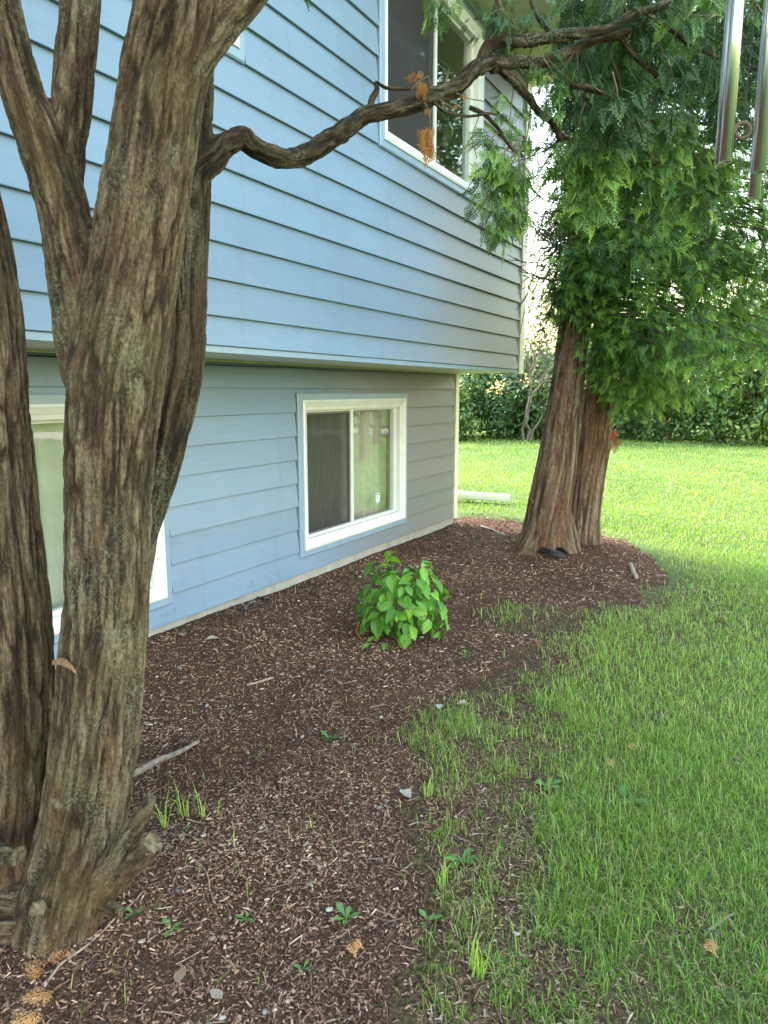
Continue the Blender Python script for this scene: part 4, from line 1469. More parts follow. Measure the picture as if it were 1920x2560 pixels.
# low skirt of foliage in front of and beside the stems
for (x, y, h, c_) in ((1250, 640, 6.9, 40), (1262, 560, 6.9, 40), (1240, 470, 6.95, 40), (1300, 780, 7.05, 44), (1330, 830, 7.0, 46), (1370, 860, 7.0, 50), (1420, 830, 6.9, 46), (1350, 740, 6.8, 46), (1460, 800, 7.0, 46), (1520, 770, 7.0, 46), (1310, 700, 6.9, 40), (1400, 740, 6.7, 46), (1480, 700, 6.7, 46), (1560, 700, 6.9, 46), (1600, 640, 6.9, 46), (1500, 820, 7.0, 46), (1560, 790, 7.1, 46), (1615, 735, 7.1, 46), (1650, 680, 7.1, 46), (1440, 860, 7.1, 40), (1390, 800, 6.8, 46), (1540, 600, 6.8, 46), (1640, 560, 7.0, 46), (1235, 400, 7.0, 34)):
    tip = at(x, y, h)
    root = along_limb(L2b if x > 1270 else L2a, tip[2] + 0.4)
    crown_branch(root, tip, 0.06, int(c_ * 3.2), 0.135, (0.25, 1.0), 0.5, 0.24)
# thin sprays on the house side, in front of the bright sky
def dead_twig(p, d, ln, rad, lev, seed):
    r = random.Random(seed)
    e = p + d * ln
    C = wobble(catmull(np.array([p, (p + e) / 2 + np.array([0, 0, -0.04]) * ln, e]), 9), ln * 0.08, 5, seed)
    brs.append((C, np.linspace(rad, max(rad * 0.5, 0.0035), 9)))
    if lev < 2:
        for q in range(5 if lev == 0 else 4):
            dd = d + np.array([r.uniform(-0.6, 0.6), r.uniform(-0.6, 0.6), r.uniform(-1.0, 0.7)])
            dead_twig(C[r.randint(2, 8)], dd / np.linalg.norm(dd), ln * r.uniform(0.4, 0.65), rad * 0.6, lev + 1, r.randint(0, 999999))


for q in range(11):
    tip = at(rr.uniform(1140, 1195), 300 + 34 * q + rr.uniform(-15, 15), rr.uniform(6.9, 7.7))
    root = along_limb(L2a, min(4.9, tip[2] + rr.uniform(-0.1, 0.5)))
    dd = tip - root
    dead_twig(root, dd / np.linalg.norm(dd), np.linalg.norm(dd), 0.011, 0, 900 + q)
for q in range(60):
    xd, yd = rr.uniform(1138, 1225), rr.uniform(290, 760)
    tip = at(xd, yd, rr.uniform(6.9, 7.8))
    root = along_limb(L2a, min(4.6, tip[2] + 0.5))
    crown_branch(root, tip, 0.1, rr.randint(10, 18), 0.10, (0.0, 0.4), 0.3, 0.12, 0.011, 0.25)
PP = [np.concatenate([p[q] for p in sp_parts]) for q in range(5)]
behind = ((PP[0] - AXIS) @ HEAD > 0.6) & (RNG.random(len(PP[0])) < 0.5)
PP = [a_[~behind] for a_ in PP]
V, T, tt = place_sprays(LO, *PP)
mk('crown', V, [T], M['cedar'], tree2, attrs={'tint': tt})
mb = MB()
for C, R in brs:
    V, T, Q = tube(C, R, 5)
    mb.add(V, T, Q)
mb.build('branches', M['dark_twig'], tree2)['kind'] = 'stuff'
specs = [(at(1332 + rr.uniform(-8, 8), 925 + rr.uniform(0, 38), 7.2), np.array([rr.uniform(-0.4, 0.4), 0.1, -1.0]), toCam + RNG.normal(size=3) * 0.4, rr.uniform(0.08, 0.14)) for q in range(10)]
frond('dead_frond', specs, plain('rust_frond', (0.28, 0.06, 0.02), 0.8), tree2, LO)['label'] = 'rust red dead frond hanging at the lowest bough'

# ------------------------------------------------------------------ shrubs and trees along the far edge of the lawn
def leaf_cloud(n, rx, ry, rz, size, seed, clumps=26, flat=0.5):
    r = np.random.default_rng(seed)
    cd = r.normal(size=(clumps, 3))
    cd /= np.linalg.norm(cd, axis=1)[:, None]
    cd[:, 2] = np.clip(cd[:, 2] * 1.4, -1, 1)
    cc = cd * r.uniform(0.45, 0.95, (clumps, 1)) * np.array([rx, ry, rz])
    i = r.integers(0, clumps, n)
    off = r.normal(size=(n, 3))
    off /= np.linalg.norm(off, axis=1)[:, None]
    cr = r.uniform(0.28, 0.52, clumps)[i][:, None]
    P = cc[i] + off * cr * r.uniform(0.3, 1.15, (n, 1)) * np.array([rx, ry, rz])
    Nn = off + r.normal(size=(n, 3)) * 0.6 + np.array([0, 0, flat])
    Nn /= np.linalg.norm(Nn, axis=1)[:, None]
    a = np.cross(Nn, r.normal(size=(n, 3)))
    a /= np.linalg.norm(a, axis=1)[:, None]
    b = np.cross(Nn, a)
    s = size * r.uniform(0.6, 1.3, (n, 1))
    V = np.stack([P - a * s, P + b * s * 0.45 - Nn * s * 0.1, P + a * s, P - b * s * 0.45 - Nn * s * 0.1], 1).reshape(-1, 3)
    k = np.arange(n) * 4
    Q = np.stack([k, k + 1, k + 2, k + 3], -1)
    tint = np.clip(r.uniform(0.0, 0.35, clumps)[i] + r.uniform(0, 0.6, n), 0, 1)
    return V, Q, np.repeat(tint, 4)


def bush(x, y, r_, hgt, label, n, seed, size=0.055, tintoff=0.0, name='bush', cat='bush', trunk_h=None):
    zb = float(ground_z(x, y))
    t = empty(name, (x, y, zb), label, cat, 'bushes along the far edge of the lawn' if cat == 'bush' else None)
    th = 0.0 if trunk_h is None else trunk_h
    V, Q, tt = leaf_cloud(n, r_, r_, (hgt - th) / 2, size, seed, clumps=int(18 + 8 * r_))
    V = V + np.array([x, y, zb + th + (hgt - th) / 2])
    V[:, 2] = np.maximum(V[:, 2], zb + 0.02)
    mk('crown' if trunk_h else 'foliage', V, [Q], M['bush'], t, attrs={'tint': np.clip(tt * 1.1 + tintoff + (0.10 if tintoff > -0.2 else 0), 0, 1)})
    mb = MB()
    r = random.Random(seed)
    for q in range(5 if trunk_h is None else 1):
        e = np.array([x + r.uniform(-1, 1) * r_ * 0.6, y + r.uniform(-1, 1) * r_ * 0.6, zb + hgt * 0.75])
        V, T, Q = tube(wobble(catmull(np.array([(x, y, zb - 0.1), (np.array([x, y, zb]) + e) / 2 + np.array([0.1, 0, 0.2]), e]), 12), 0.1, 1, seed), np.linspace(0.03 if trunk_h is None else 0.16, 0.012, 12), 6)
        mb.add(V, T, Q)
    mb.build('stem' if trunk_h is None else 'trunk', M['twig'], t)
    return t


bushes = [(-10.6, 23.6, 1.15, 1.9, 'low round light green bush before the darker ones near the house corner', 2600, 1, 0.06, 0.25),
          (-11.6, 25.6, 1.8, 3.4, 'dark green bush half hidden by the house corner', 4200, 2, 0.065, -0.05),
          (-9.6, 26.0, 1.7, 2.7, 'dense dark bush seen under the overhang beside the house corner', 4600, 3, 0.065, -0.12),
          (-8.1, 26.4, 1.5, 2.9, 'dense dark leafy bush left of the twin stemmed cedar', 4600, 4, 0.065, -0.05),
          (-6.7, 26.0, 1.5, 3.2, 'leafy bush directly behind the twin cedar stems', 4200, 5, 0.065, 0.0),
          (-5.3, 27.4, 1.8, 3.8, 'tall bush hidden mostly behind the cedar crown', 4200, 6, 0.07, 0.0),
          (-3.7, 28.2, 1.8, 3.6, 'dark bush behind the large leaved plant', 4600, 7, 0.065, -0.1),
          (-2.1, 27.6, 1.5, 3.4, 'dark glossy bush above the edge of the lawn', 4600, 8, 0.065, -0.08),
          (-0.75, 26.7, 1.5, 4.3, 'tall yellow tinged leafy bush at the lawn edge', 5000, 9, 0.075, 0.16),
          (1.0, 26.4, 1.7, 4.4, 'tall green bush continuing the hedge past the yellow tinged one', 3600, 10, 0.075, 0.05),
          (3.0, 26.8, 1.8, 4.0, 'broad bush at the far end of the hedge', 3000, 11, 0.08, 0.0),
          (-13.6, 25.2, 1.8, 3.0, 'bush behind the house at the lawn edge', 2600, 12, 0.07, 0.0)]
for b_ in bushes:
    bush(b_[0], b_[1], b_[2] * 1.15, b_[3] * 1.1, b_[4], int(b_[5] * 1.5), b_[6], b_[7] * 1.5, b_[8])
bush(-11.2, 31.5, 2.4, 9.0, 'pale soft green tree behind the bushes beside the house corner', 4200, 27, 0.085, 0.35, 'young_tree', 'tree', 1.0)
bush(-7.4, 33, 2.2, 8.2, 'light green tree behind the bushes and the cedar stems', 4200, 28, 0.085, 0.3, 'young_tree', 'tree', 1.0)
bush(-9.3, 30.5, 1.9, 5.6, 'thin yellow green young tree behind the dark bushes', 1500, 21, 0.07, 0.4, 'young_tree', 'tree', 1.6)
bush(-4.6, 33, 2.8, 8.0, 'leafy tree rising behind the cedar crown', 5200, 22, 0.10, 0.05, 'leafy_tree', 'tree', 2.0)
bush(0.8, 34, 3.0, 8.5, 'broad leafy tree behind the tall hedge bushes', 4500, 23, 0.10, 0.0, 'leafy_tree', 'tree', 2.2)
bush(1.75, 15.6, 1.6, 11.5, 'tall dark tree on the open lawn whose crown mirrors in the upper window', 6500, 31, 0.09, -0.3, 'leafy_tree', 'tree', 1.5)
bush(2.4, 12.4, 1.7, 12.0, 'slim dark tree on the open lawn nearest the house', 6500, 33, 0.09, -0.3, 'leafy_tree', 'tree', 1.5)
bush(4.2, 20.5, 2.6, 14, 'taller dark tree on the open lawn behind the slimmer one', 6500, 32, 0.12, -0.3, 'leafy_tree', 'tree', 1.8)
bush(16, 46, 4.5, 11, 'large street tree beyond the driveway', 4500, 24, 0.16, 0.0, 'leafy_tree', 'tree', 2.6)
bush(34, 34, 5.0, 12, 'large spreading tree across the driveway', 4500, 25, 0.16, 0.0, 'leafy_tree', 'tree', 2.6)
bush(40, 14, 5.0, 11, 'large tree at the end of the driveway', 4000, 26, 0.16, 0.0, 'leafy_tree', 'tree', 2.6)


def bare_bush(x, y, hgt, label, seed, spread=2.0):
    r = random.Random(seed)
    zb = float(ground_z(x, y))
    t = empty('bare_tree', (x, y, zb), label, 'tree')
    trunk, tw = MB(), MB()

    def grow(p, d, ln, rad, lev):
        e = p + d * ln
        C = wobble(catmull(np.array([p, (p + e) / 2 + np.array([r.uniform(-1, 1), r.uniform(-1, 1), r.uniform(-0.3, 0.6)]) * ln * 0.12, e]), 8), ln * 0.06, 3, r.randint(0, 99999))
        V, T, Q = tube(C, np.linspace(rad, rad * 0.55, 8), 5)
        (trunk if lev == 0 else tw).add(V, T, Q)
        if lev < 3:
            for q in range(3 if lev else 6):
                k = r.randint(3, 7)
                dd = d + np.array([r.uniform(-1, 1), r.uniform(-1, 1), r.uniform(-0.5, 0.7)]) * 0.9
                dd /= np.linalg.norm(dd)
                grow(C[k], dd, ln * r.uniform(0.45, 0.7), rad * 0.5, lev + 1)

    for q in range(3):
        d = np.array([r.uniform(-0.4, 0.5), r.uniform(-0.3, 0.3), 1.0])
        grow(np.array([x + r.uniform(-0.2, 0.2), y, zb - 0.05]), d / np.linalg.norm(d), hgt * 0.5, 0.05, 0)
    trunk.build('trunk', M['grey_twig'], t)
    tw.build('branches', M['grey_twig'], t)


bare_bush(-7.9, 24.6, 4.6, 'leafless grey shrubby tree with tangled twigs beside the house corner', 5)
bare_bush(-9.4, 28.2, 5.6, 'leafless grey tree standing behind the dense dark bushes', 8)


def big_leaf_plant(x, y, label, leaves, seed):
    r = random.Random(seed)
    zb = float(ground_z(x, y))
    t = empty('broadleaf_plant', (x, y, zb), label, 'plant')
    for (dx, dz, wd, hg, lean) in leaves:
        n = 9
        us = np.linspace(-1, 1, n)
        V, Qs = [], []
        for iu in range(7):
            v = iu / 6
            wv = math.sin(math.pi * (0.12 + 0.88 * v) ** 0.8) * wd / 2 + 0.01
            for u in us:
                V.append((x + dx + u * wv + lean * v * hg, y - 0.05 - 0.1 * math.sin(v * 2) + 0.06 * u * u, zb + dz + v * hg - 0.04 * u * u))
        for iu in range(6):
            for q in range(n - 1):
                Qs.append((iu * n + q, iu * n + q + 1, (iu + 1) * n + q + 1, (iu + 1) * n + q))
        mk('leaf', np.array(V), [np.array(Qs)], M['weed'], t, smooth_shade=True, attrs={'tint': np.full(len(V), r.uniform(0.4, 0.9))})
        V, T, Q = tube(catmull(np.array([(x, y, zb - 0.02), (x + dx * 0.6, y - 0.02, zb + dz * 0.6), (x + dx, y - 0.05, zb + dz + 0.05)]), 6), 0.012, 6)
        mk('stem', V, [np.array(T), Q], M['weed'], t, attrs={'tint': np.full(len(V), 0.5)})


pl = on_ground(1502, 948)
big_leaf_plant(pl[0], pl[1] - 0.6, 'plant with two very large pale leaves at the hedge foot', [(-0.2, 0.02, 0.42, 0.42, -0.3), (0.25, 0.0, 0.46, 0.34, 0.4), (0.0, -0.02, 0.28, 0.16, 0.0)], 3)
pl = on_ground(1372, 942)
big_leaf_plant(pl[0], pl[1] - 0.6, 'plant with one very large pale leaf below the cedar bough', [(0.0, 0.0, 0.34, 0.4, -0.1)], 4)

# ------------------------------------------------------------------ the green shrub in the mulch
SB = on_ground(868, 1372)
shrub = empty('leafy_shrub', (SB[0], SB[1], float(bed_z(SB[0], SB[1]))), 'small rounded bright green leafy shrub growing alone in the mulch', 'shrub')


def leaf_mesh(seed, ln=1.0):
    r = random.Random(seed)
    rows = [(0.0, 0.01), (0.12, 0.17), (0.3, 0.29), (0.5, 0.30), (0.7, 0.22), (0.88, 0.10), (1.0, 0.005)]
    cup, curl, twist = r.uniform(0.10, 0.35), r.uniform(0.15, 0.5), r.uniform(-0.25, 0.25)
    V, Q, tt = [], [], []
    for (y, w) in rows:
        w *= r.uniform(0.92, 1.08)
        for u in (-1, -0.5, 0, 0.5, 1):
            wav = 0.02 * math.sin(y * 14 + u * 3 + seed)
            V.append((u * w, y, cup * abs(u) * w - curl * y * y * 0.5 + twist * u * w * y + wav * abs(u)))
            tt.append(0.5 + 0.3 * y - 0.2 * abs(u))
    for i in range(len(rows) - 1):
        for j in range(4):
            Q.append((i * 5 + j, i * 5 + j + 1, (i + 1) * 5 + j + 1, (i + 1) * 5 + j))
    me = bpy.data.meshes.new('leaf')
    me.from_pydata(V, [], Q)
    for p in me.polygons:
        p.use_smooth = True
    a = me.attributes.new('tint', 'FLOAT', 'POINT')
    a.data.foreach_set('value', np.array(tt, np.float32))
    me.materials.append(M['shrub'])
    return me


leaf_meshes = [leaf_mesh(s) for s in range(8)]
sbv = BASE[shrub.name]
rs = random.Random(5)


def put_leaf(parent, meshes, pos, d, up, ln):
    d = Vector(d).normalized()
    x = d.cross(Vector(up)).normalized()
    z = x.cross(d)
    o = bpy.data.objects.new('leaf', rs.choice(meshes))
    COL.objects.link(o)
    o.parent = parent
    R = Matrix((x, d, z)).transposed().to_4x4()
    o.matrix_local = Matrix.Translation(Vector(pos) - Vector(BASE[parent.name])) @ R @ Matrix.Scale(ln, 4)
    return o


nst = 36
for q in range(nst):
    az = 2 * math.pi * (q * 0.618034 % 1.0)
    el = math.asin(min(0.98, 0.10 + 0.88 * ((q + 0.5) / nst)))
    rad = 0.275 * rs.uniform(0.8, 1.08)
    ce = math.cos(el) ** 0.55
    tip = sbv + np.array([math.cos(az) * ce * rad, math.sin(az) * ce * rad, 0.06 + math.sin(el) * 0.47 * rs.uniform(0.88, 1.06)])
    base = sbv + np.array([math.cos(az) * 0.05, math.sin(az) * 0.05, -0.03])
    C = wobble(catmull(np.array([base, (base + tip) / 2 + np.array([math.cos(az) * 0.03, math.sin(az) * 0.03, 0.06]), tip]), 10), 0.01, 8, q)
    V, T, Q = tube(C, np.linspace(0.005, 0.002, 10), 5)
    mk('stem', V, [np.array(T), Q], M['weed'], shrub, attrs={'tint': np.full(len(V), 0.6)})
    for e in range(8):
        k = [9, 9, 9, 8, 8, 9, 7, 6][e]
        jit = np.array([rs.uniform(-1, 1), rs.uniform(-1, 1), rs.uniform(-1, 1)])
        pos = C[k] + jit * 0.05
        nrm = (pos - (sbv + np.array([0, 0, 0.12]))) / np.array([0.3, 0.3, 0.42])
        nrm = nrm / np.linalg.norm(nrm) + jit * 0.75
        nrm[2] += 0.45
        nrm /= np.linalg.norm(nrm)
        flat = np.array([nrm[0], nrm[1], 0]) + np.array([rs.uniform(-0.7, 0.7), rs.uniform(-0.7, 0.7), 0])
        d = flat * rs.uniform(0.5, 1.2) + np.array([0, 0, rs.uniform(-1.0, 0.25)])
        d = d - nrm * d.dot(nrm) * 0.85
        ln = (0.065 + 0.07 * rs.random() ** 1.2) if e < 6 else rs.uniform(0.05, 0.09)
        put_leaf(shrub, leaf_meshes, pos, d, nrm, ln)
# low sprig hanging out at the foot
for (x, y, dx) in ((800, 1390, -0.5), (812, 1378, -0.9), (835, 1388, 0.1), (822, 1372, -0.3)):
    p = on_ground(x, y, 0.05)
    put_leaf(shrub, leaf_meshes, p, (dx, -0.7, -0.25), (0, -0.3, 1), 0.07)
V, T, Q = tube(catmull(np.array([on_ground(775, 1345, 0.16), on_ground(770, 1365, 0.08), on_ground(785, 1385, 0.0)]), 10), 0.008, 6)
mk('dead_stem', V, [np.array(T), Q], M['dead_cedar'], shrub, attrs={'tint': np.full(len(V), 0.2)})

# ------------------------------------------------------------------ wind chime hung from the limb above
wc = at(1617, 300, 1.42)
topz = 2.62
chime = empty('wind_chime', (wc[0], wc[1], 2.0), 'silver tubular wind chime hanging from the overhead cedar limb', 'wind chime')


def ctube(xt, yb, h, wd, topz_=2.56):
    p = at(xt, yb, h)
    r_ = wd * 0.5 * mpp(xt, yb, h)
    n = 28
    C0, C1 = np.array([p[0], p[1], topz_]), p
    t = C1 - C0
    a = np.linspace(0, 2 * math.pi, n, endpoint=False)
    V = []
    for z, rr_ in ((topz_, r_), (p[2], r_), (p[2], r_ * 0.86), (topz_, r_ * 0.86)):
        V += [(p[0] + rr_ * math.cos(q), p[1] + rr_ * math.sin(q), z) for q in a]
    Q = []
    for lv in range(4):
        for q in range(n):
            l2 = (lv + 1) % 4
            Q.append((lv * n + q, l2 * n + q, l2 * n + (q + 1) % n, lv * n + (q + 1) % n))
    ob = mk('tube', np.array(V), [np.array(Q)], M['chime_metal'], chime, smooth_shade=False)
    for pl_ in ob.data.polygons:
        pl_.use_smooth = pl_.index // n in (0, 2)
    V, T, Q = tube(np.array([(p[0], p[1], topz_ - 0.02), (p[0], p[1], topz)]), 0.0012, 5)
    mk('string', V, [np.array(T), Q], M['cord'], chime)
    return p


tp = [ctube(1567, 350, 1.36, 26), ctube(1556, 357, 1.44, 24), ctube(1640, 372, 1.36, 27), ctube(1629, 428, 1.44, 24), ctube(1690, 395, 1.40, 26)]
ctr = np.mean(tp, axis=0)
V, T, Q = tube(np.array([(ctr[0], ctr[1], topz - 0.006), (ctr[0], ctr[1], topz + 0.012)]), 0.085, 28)
mk('top_disc', V, [np.array(T), Q], M['chime_wood'], chime)
# striker ring
sp_ = at(1604, 282, 1.46)
rr_ = 0.014
a = np.linspace(0, 2 * math.pi, 28, endpoint=True)
C = np.array([sp_ + RIGHT * math.cos(q) * rr_ + np.array([0, 0, 1]) * math.sin(q) * rr_ for q in a])
V, T, Q = tube(C, 0.0035, 8, cap=False)
mk('striker', V, [Q], M['chime_wood'], chime, smooth_shade=True)
V, T, Q = tube(np.array([sp_ + np.array([0, 0, rr_]), (ctr[0], ctr[1], topz)]), 0.0011, 5)
mk('string', V, [np.array(T), Q], M['cord'], chime)
ic = int(np.argmin(np.linalg.norm(LC2[0][:, :2] - ctr[:2], axis=1)))
V, T, Q = tube(catmull(np.array([(ctr[0], ctr[1], topz), (ctr + LC2[0][ic]) / 2 * np.array([1, 1, 0]) + np.array([0, 0, (topz + LC2[0][ic][2]) / 2]), LC2[0][ic]]), 6), 0.0016, 5)
mk('hanging_cord', V, [np.array(T), Q], M['cord'], chime)

# ------------------------------------------------------------------ grass and mulch
AZ0, AZ1 = math.radians(-76), math.radians(22)


def polar(n, r0, r1, power):
    """points with density falling as r**-power"""
    u = RNG.random(n)
    k = 2 - power
    if abs(k) < 1e-6:
        r = r0 * (r1 / r0) ** u
    else:
        r = (r0 ** k + u * (r1 ** k - r0 ** k)) ** (1 / k)
    az = RNG.uniform(AZ0, AZ1, n)
    return r * np.sin(az), r * np.cos(az), r


def outside_house(x, y, m_=0.03):
    return ~((x < XL + m_) & (y < LY1 + m_))


def blades(x, y, r, hgt, wid, tint, lean):
    n = len(x)
    z = ground_z(x, y) - 0.004
    a = RNG.uniform(0, 2 * math.pi, n)
    d = np.stack([np.cos(a), np.sin(a), np.zeros(n)], -1)
    s = np.stack([-np.sin(a), np.cos(a), np.zeros(n)], -1)
    # faces turn at random, width kept in the level
    P = np.stack([x, y, z], -1)
    up = np.array([0, 0, 1.0])
    w = wid[:, None]
    h = hgt[:, None]
    l = lean[:, None]
    b0, b1 = P - s * w / 2, P + s * w / 2
    mid = P + up * h * 0.6 * np.sqrt(np.maximum(1 - (l * 0.6) ** 2, 0.05)) + d * h * l * 0.35
    m0, m1 = mid - s * w * 0.4, mid + s * w * 0.4
    tip = P + up * h * np.sqrt(np.maximum(1 - l ** 2, 0.03)) + d * h * l
    V = np.stack([b0, b1, m0, m1, tip], 1).reshape(-1, 3)
    k = np.arange(n) * 5
    Q = np.stack([k, k + 1, k + 3, k + 2], -1)
    T = np.stack([k + 2, k + 3, k + 4], -1)
    return V, T, Q, np.repeat(tint, 5)


def grass_patch(n, r0, r1, power, h0, w0, far=False):
    x, y, r = polar(n, r0, r1, power)
    P = np.stack([x, y], -1)
    sd = bed_ragged(x, y)
    patch = fbm(P * 2.2, 31, 3)
    fine = fbm(P * 9.0, 33, 2)
    dens = smooth(0.16, -0.5, sd) * (0.10 + 1.0 * smooth(0.40, 0.60, 0.5 * patch + 0.5 * fine))
    dens = np.maximum(dens, 0.85 * smooth(-0.3, -1.1, sd))
    dens = np.where(r > 6, np.maximum(dens, smooth(0.05, -0.35, sd)), dens)
    dens = np.maximum(dens, 0.006 * (sd > 0))
    keep = (RNG.random(n) < dens) & outside_house(x, y) & (np.hypot(x, y) > 0.5)
    x, y, r, sd, patch = x[keep], y[keep], r[keep], sd[keep], patch[keep]
    n = len(x)
    hgt = h0 * (0.35 + 1.1 * RNG.random(n) ** 1.6) * (0.75 + 0.5 * patch)
    wid = w0 * (0.55 + 1.1 * RNG.random(n) ** 2) * np.maximum(1, r / 4.5) ** 0.9
    big = fbm(np.stack([x, y], -1) * 0.45, 35, 3)
    tint = np.clip(0.13 + 0.78 * RNG.random(n) ** 1.4 + 0.8 * (big - 0.5) + 0.05 * smooth(7, 11, r), 0.13, 1)
    yel = smooth(-0.9, -0.1, sd) * smooth(5.5, 7.5, r)
    tint = np.clip(tint + 0.4 * yel * RNG.random(n), 0, 1)
    dead = RNG.random(n) < (0.16 + 0.20 * smooth(-0.6, 0.0, sd))
    tint[dead] = RNG.uniform(0, 0.09, dead.sum())
    lean = np.clip(RNG.beta(2.2, 1.7, n) * 1.0, 0.05, 0.96)
    lean[dead] = RNG.uniform(0.6, 0.98, dead.sum())
    return blades(x, y, r, hgt, wid, tint, lean)


gm = MB()
gt = []
for args in ((185000, 1.15, 3.6, 0.6, 0.062, 0.0029), (190000, 3.6, 8.5, 1.7, 0.06, 0.0036), (165000, 8.5, 31, 2.0, 0.055, 0.0062)):
    V, T, Q, tt = grass_patch(*args)
    gm.add(V, T, Q)
    gt.append(tt)
go = gm.build('grass', M['grass'], attrs={'tint': np.concatenate(gt)})
tag(go, 'green lawn grass thinning out towards the mulch', 'grass', kind='stuff')


def chips(n, r0, r1, power, ln0, wd0):
    x, y, r = polar(n, r0, r1, power)
    sd = bed_ragged(x, y)
    keep = (RNG.random(n) < np.maximum(smooth(-0.05, 0.12, sd), 0.62 * smooth(-1.5, -0.0, sd) * (r < 7))) & outside_house(x, y)
    x, y, r = x[keep], y[keep], r[keep]
    n = len(x)
    P = np.stack([x, y], -1)
    z = bed_z(x, y) + RNG.uniform(-0.001, 0.006, n)
    grow = np.maximum(1, r / 4.0) ** 0.8
    long_ = RNG.random(n) < 0.10
    ln = ln0 * (0.45 + 1.5 * RNG.random(n) ** 2.2) * np.where(long_, RNG.uniform(1.5, 3.2, n), 1) * grow
    wd = wd0 * RNG.uniform(0.6, 1.4, n) * np.where(long_, 0.55, 1) * grow
    a = RNG.uniform(0, 2 * math.pi, n)
    tilt = RNG.normal(0, 0.28, n)
    d = np.stack([np.cos(a) * np.cos(tilt), np.sin(a) * np.cos(tilt), np.sin(tilt)], -1)
    s = np.stack([-np.sin(a), np.cos(a), RNG.normal(0, 0.3, n)], -1)
    u = np.cross(d, s)
    u *= np.sign(u[:, 2:3] + 1e-9)
    C = np.stack([x, y, z], -1)
    L, W = (ln / 2)[:, None] * d, (wd / 2)[:, None] * s
    H = (wd * RNG.uniform(0.35, 0.8, n))[:, None] * u
    k1, k2 = RNG.uniform(0.4, 1, (n, 1)), RNG.uniform(0.4, 1, (n, 1))
    V = np.stack([C - L - W * k1, C + L - W * k2, C + L + W * k2, C - L + W * k1, C - L * 0.6 + H, C + L * 0.6 + H * k2], 1).reshape(-1, 3)
    k = np.arange(n) * 6
    Q = np.concatenate([np.stack([k, k + 1, k + 5, k + 4], -1), np.stack([k + 2, k + 3, k + 4, k + 5], -1)])
    T = np.concatenate([np.stack([k + 1, k + 2, k + 5], -1), np.stack([k + 3, k, k + 4], -1)])
    big = fbm(P * 1.8, 71, 3)
    tint = np.clip(RNG.beta(1.15, 2.0, n) + 0.5 * (big - 0.5) + np.where(long_, 0.22, 0), 0, 1)
    return V, T, Q, np.repeat(tint, 6)


cm = MB()
ct = []
for args in ((92000, 1.0, 3.6, 0.7, 0.013, 0.0062), (85000, 3.6, 10, 1.9, 0.016, 0.0075)):
    V, T, Q, tt = chips(*args)
    cm.add(V, T, Q)
    ct.append(tt)
co = cm.build('mulch_chips', M['chips'], attrs={'tint': np.concatenate(ct)})
tag(co, 'brown cedar litter and wood chips covering the bed', 'mulch', kind='stuff')

# ------------------------------------------------------------------ small things on the ground
def pebble_mesh(seed, mat):
    r = np.random.default_rng(seed)
    nu, nv = 9, 6
    V = [(0, 0, 1)]
    for i in range(1, nv):
        ph = math.pi * i / nv
        for j in range(nu):
            t = 2 * math.pi * j / nu
            V.append((math.sin(ph) * math.cos(t), math.sin(ph) * math.sin(t), math.cos(ph)))
    V.append((0, 0, -1))
    V = np.array(V)
    V *= (0.86 + 0.28 * vnoise(V * 1.3 + seed * 5.7, seed))[:, None]
    V *= np.array([1.0, r.uniform(0.6, 0.9), r.uniform(0.42, 0.62)])
    F = []
    for j in range(nu):
        F.append((0, 1 + j, 1 + (j + 1) % nu))
    for i in range(nv - 2):
        for j in range(nu):
            a, b = 1 + i * nu + j, 1 + i * nu + (j + 1) % nu
            F.append((a, a + nu, b + nu, b))
    k = len(V) - 1
    for j in range(nu):
        F.append((k, 1 + (nv - 2) * nu + (j + 1) % nu, 1 + (nv - 2) * nu + j))
    me = bpy.data.meshes.new('pebble')
    me.from_pydata([tuple(v) for v in V], [], F)
    for p in me.polygons:
        p.use_smooth = True
    me.materials.append(M[mat])
    return me


PEB = {m_: [pebble_mesh(s + 10 * q, m_) for s in range(3)] for q, m_ in enumerate(('stone_grey', 'stone_tan', 'stone_pale'))}
PLAB = {'stone_grey': ('small dark grey pebble lying in the mulch', 'dark grey pebbles in the mulch'), 'stone_tan': ('small tan pebble lying in the mulch', 'tan pebbles in the mulch'), 'stone_pale': ('small pale rounded pebble lying in the mulch', 'pale pebbles in the mulch')}


def put_pebble(p, size, kind, label=None, group=None):
    o = bpy.data.objects.new('pebble', rr.choice(PEB[kind]))
    COL.objects.link(o)
    o.location = (p[0], p[1], p[2] + size * 0.15)
    o.scale = (size, size, size)
    o.rotation_euler = (rr.uniform(-0.3, 0.3), rr.uniform(-0.3, 0.3), rr.uniform(0, 6.28))
    tag(o, label or PLAB[kind][0], 'pebble', group or (None if label else PLAB[kind][1]))
    return o


done = 0
while done < 150:
    xd, yd = rr.uniform(300, 1450), rr.uniform(1150, 2210)
    p = on_ground(xd, yd)
    if float(bed_sd(p[0], p[1])) < 0.08 or not bool(outside_house(p[0], p[1], 0.08)):
        continue
    if p[1] < 2.1 and rr.random() < 0.55:
        continue
    p[2] = float(bed_z(p[0], p[1]))
    put_pebble(p, rr.uniform(0.006, 0.0125) * (1.0 if p[1] < 4 else 1.4), rr.choices(['stone_grey', 'stone_tan', 'stone_pale'], [4, 4, 3])[0])
    done += 1
for (xd, yd, s_, kd, lab) in ((712, 1974, 0.014, 'stone_pale', 'pale egg shaped pebble beside a sprouting weed in the mulch'), (1115, 2020, 0.012, 'stone_pale', 'white round pebble on bare soil at the lawn edge'), (388, 1447, 0.02, 'stone_grey', 'larger grey stone beside the left trunk in the mulch')):
    p = on_ground(xd, yd)
    p[2] = float(bed_z(p[0], p[1])) + 0.004
    put_pebble(p, s_, kd, lab)
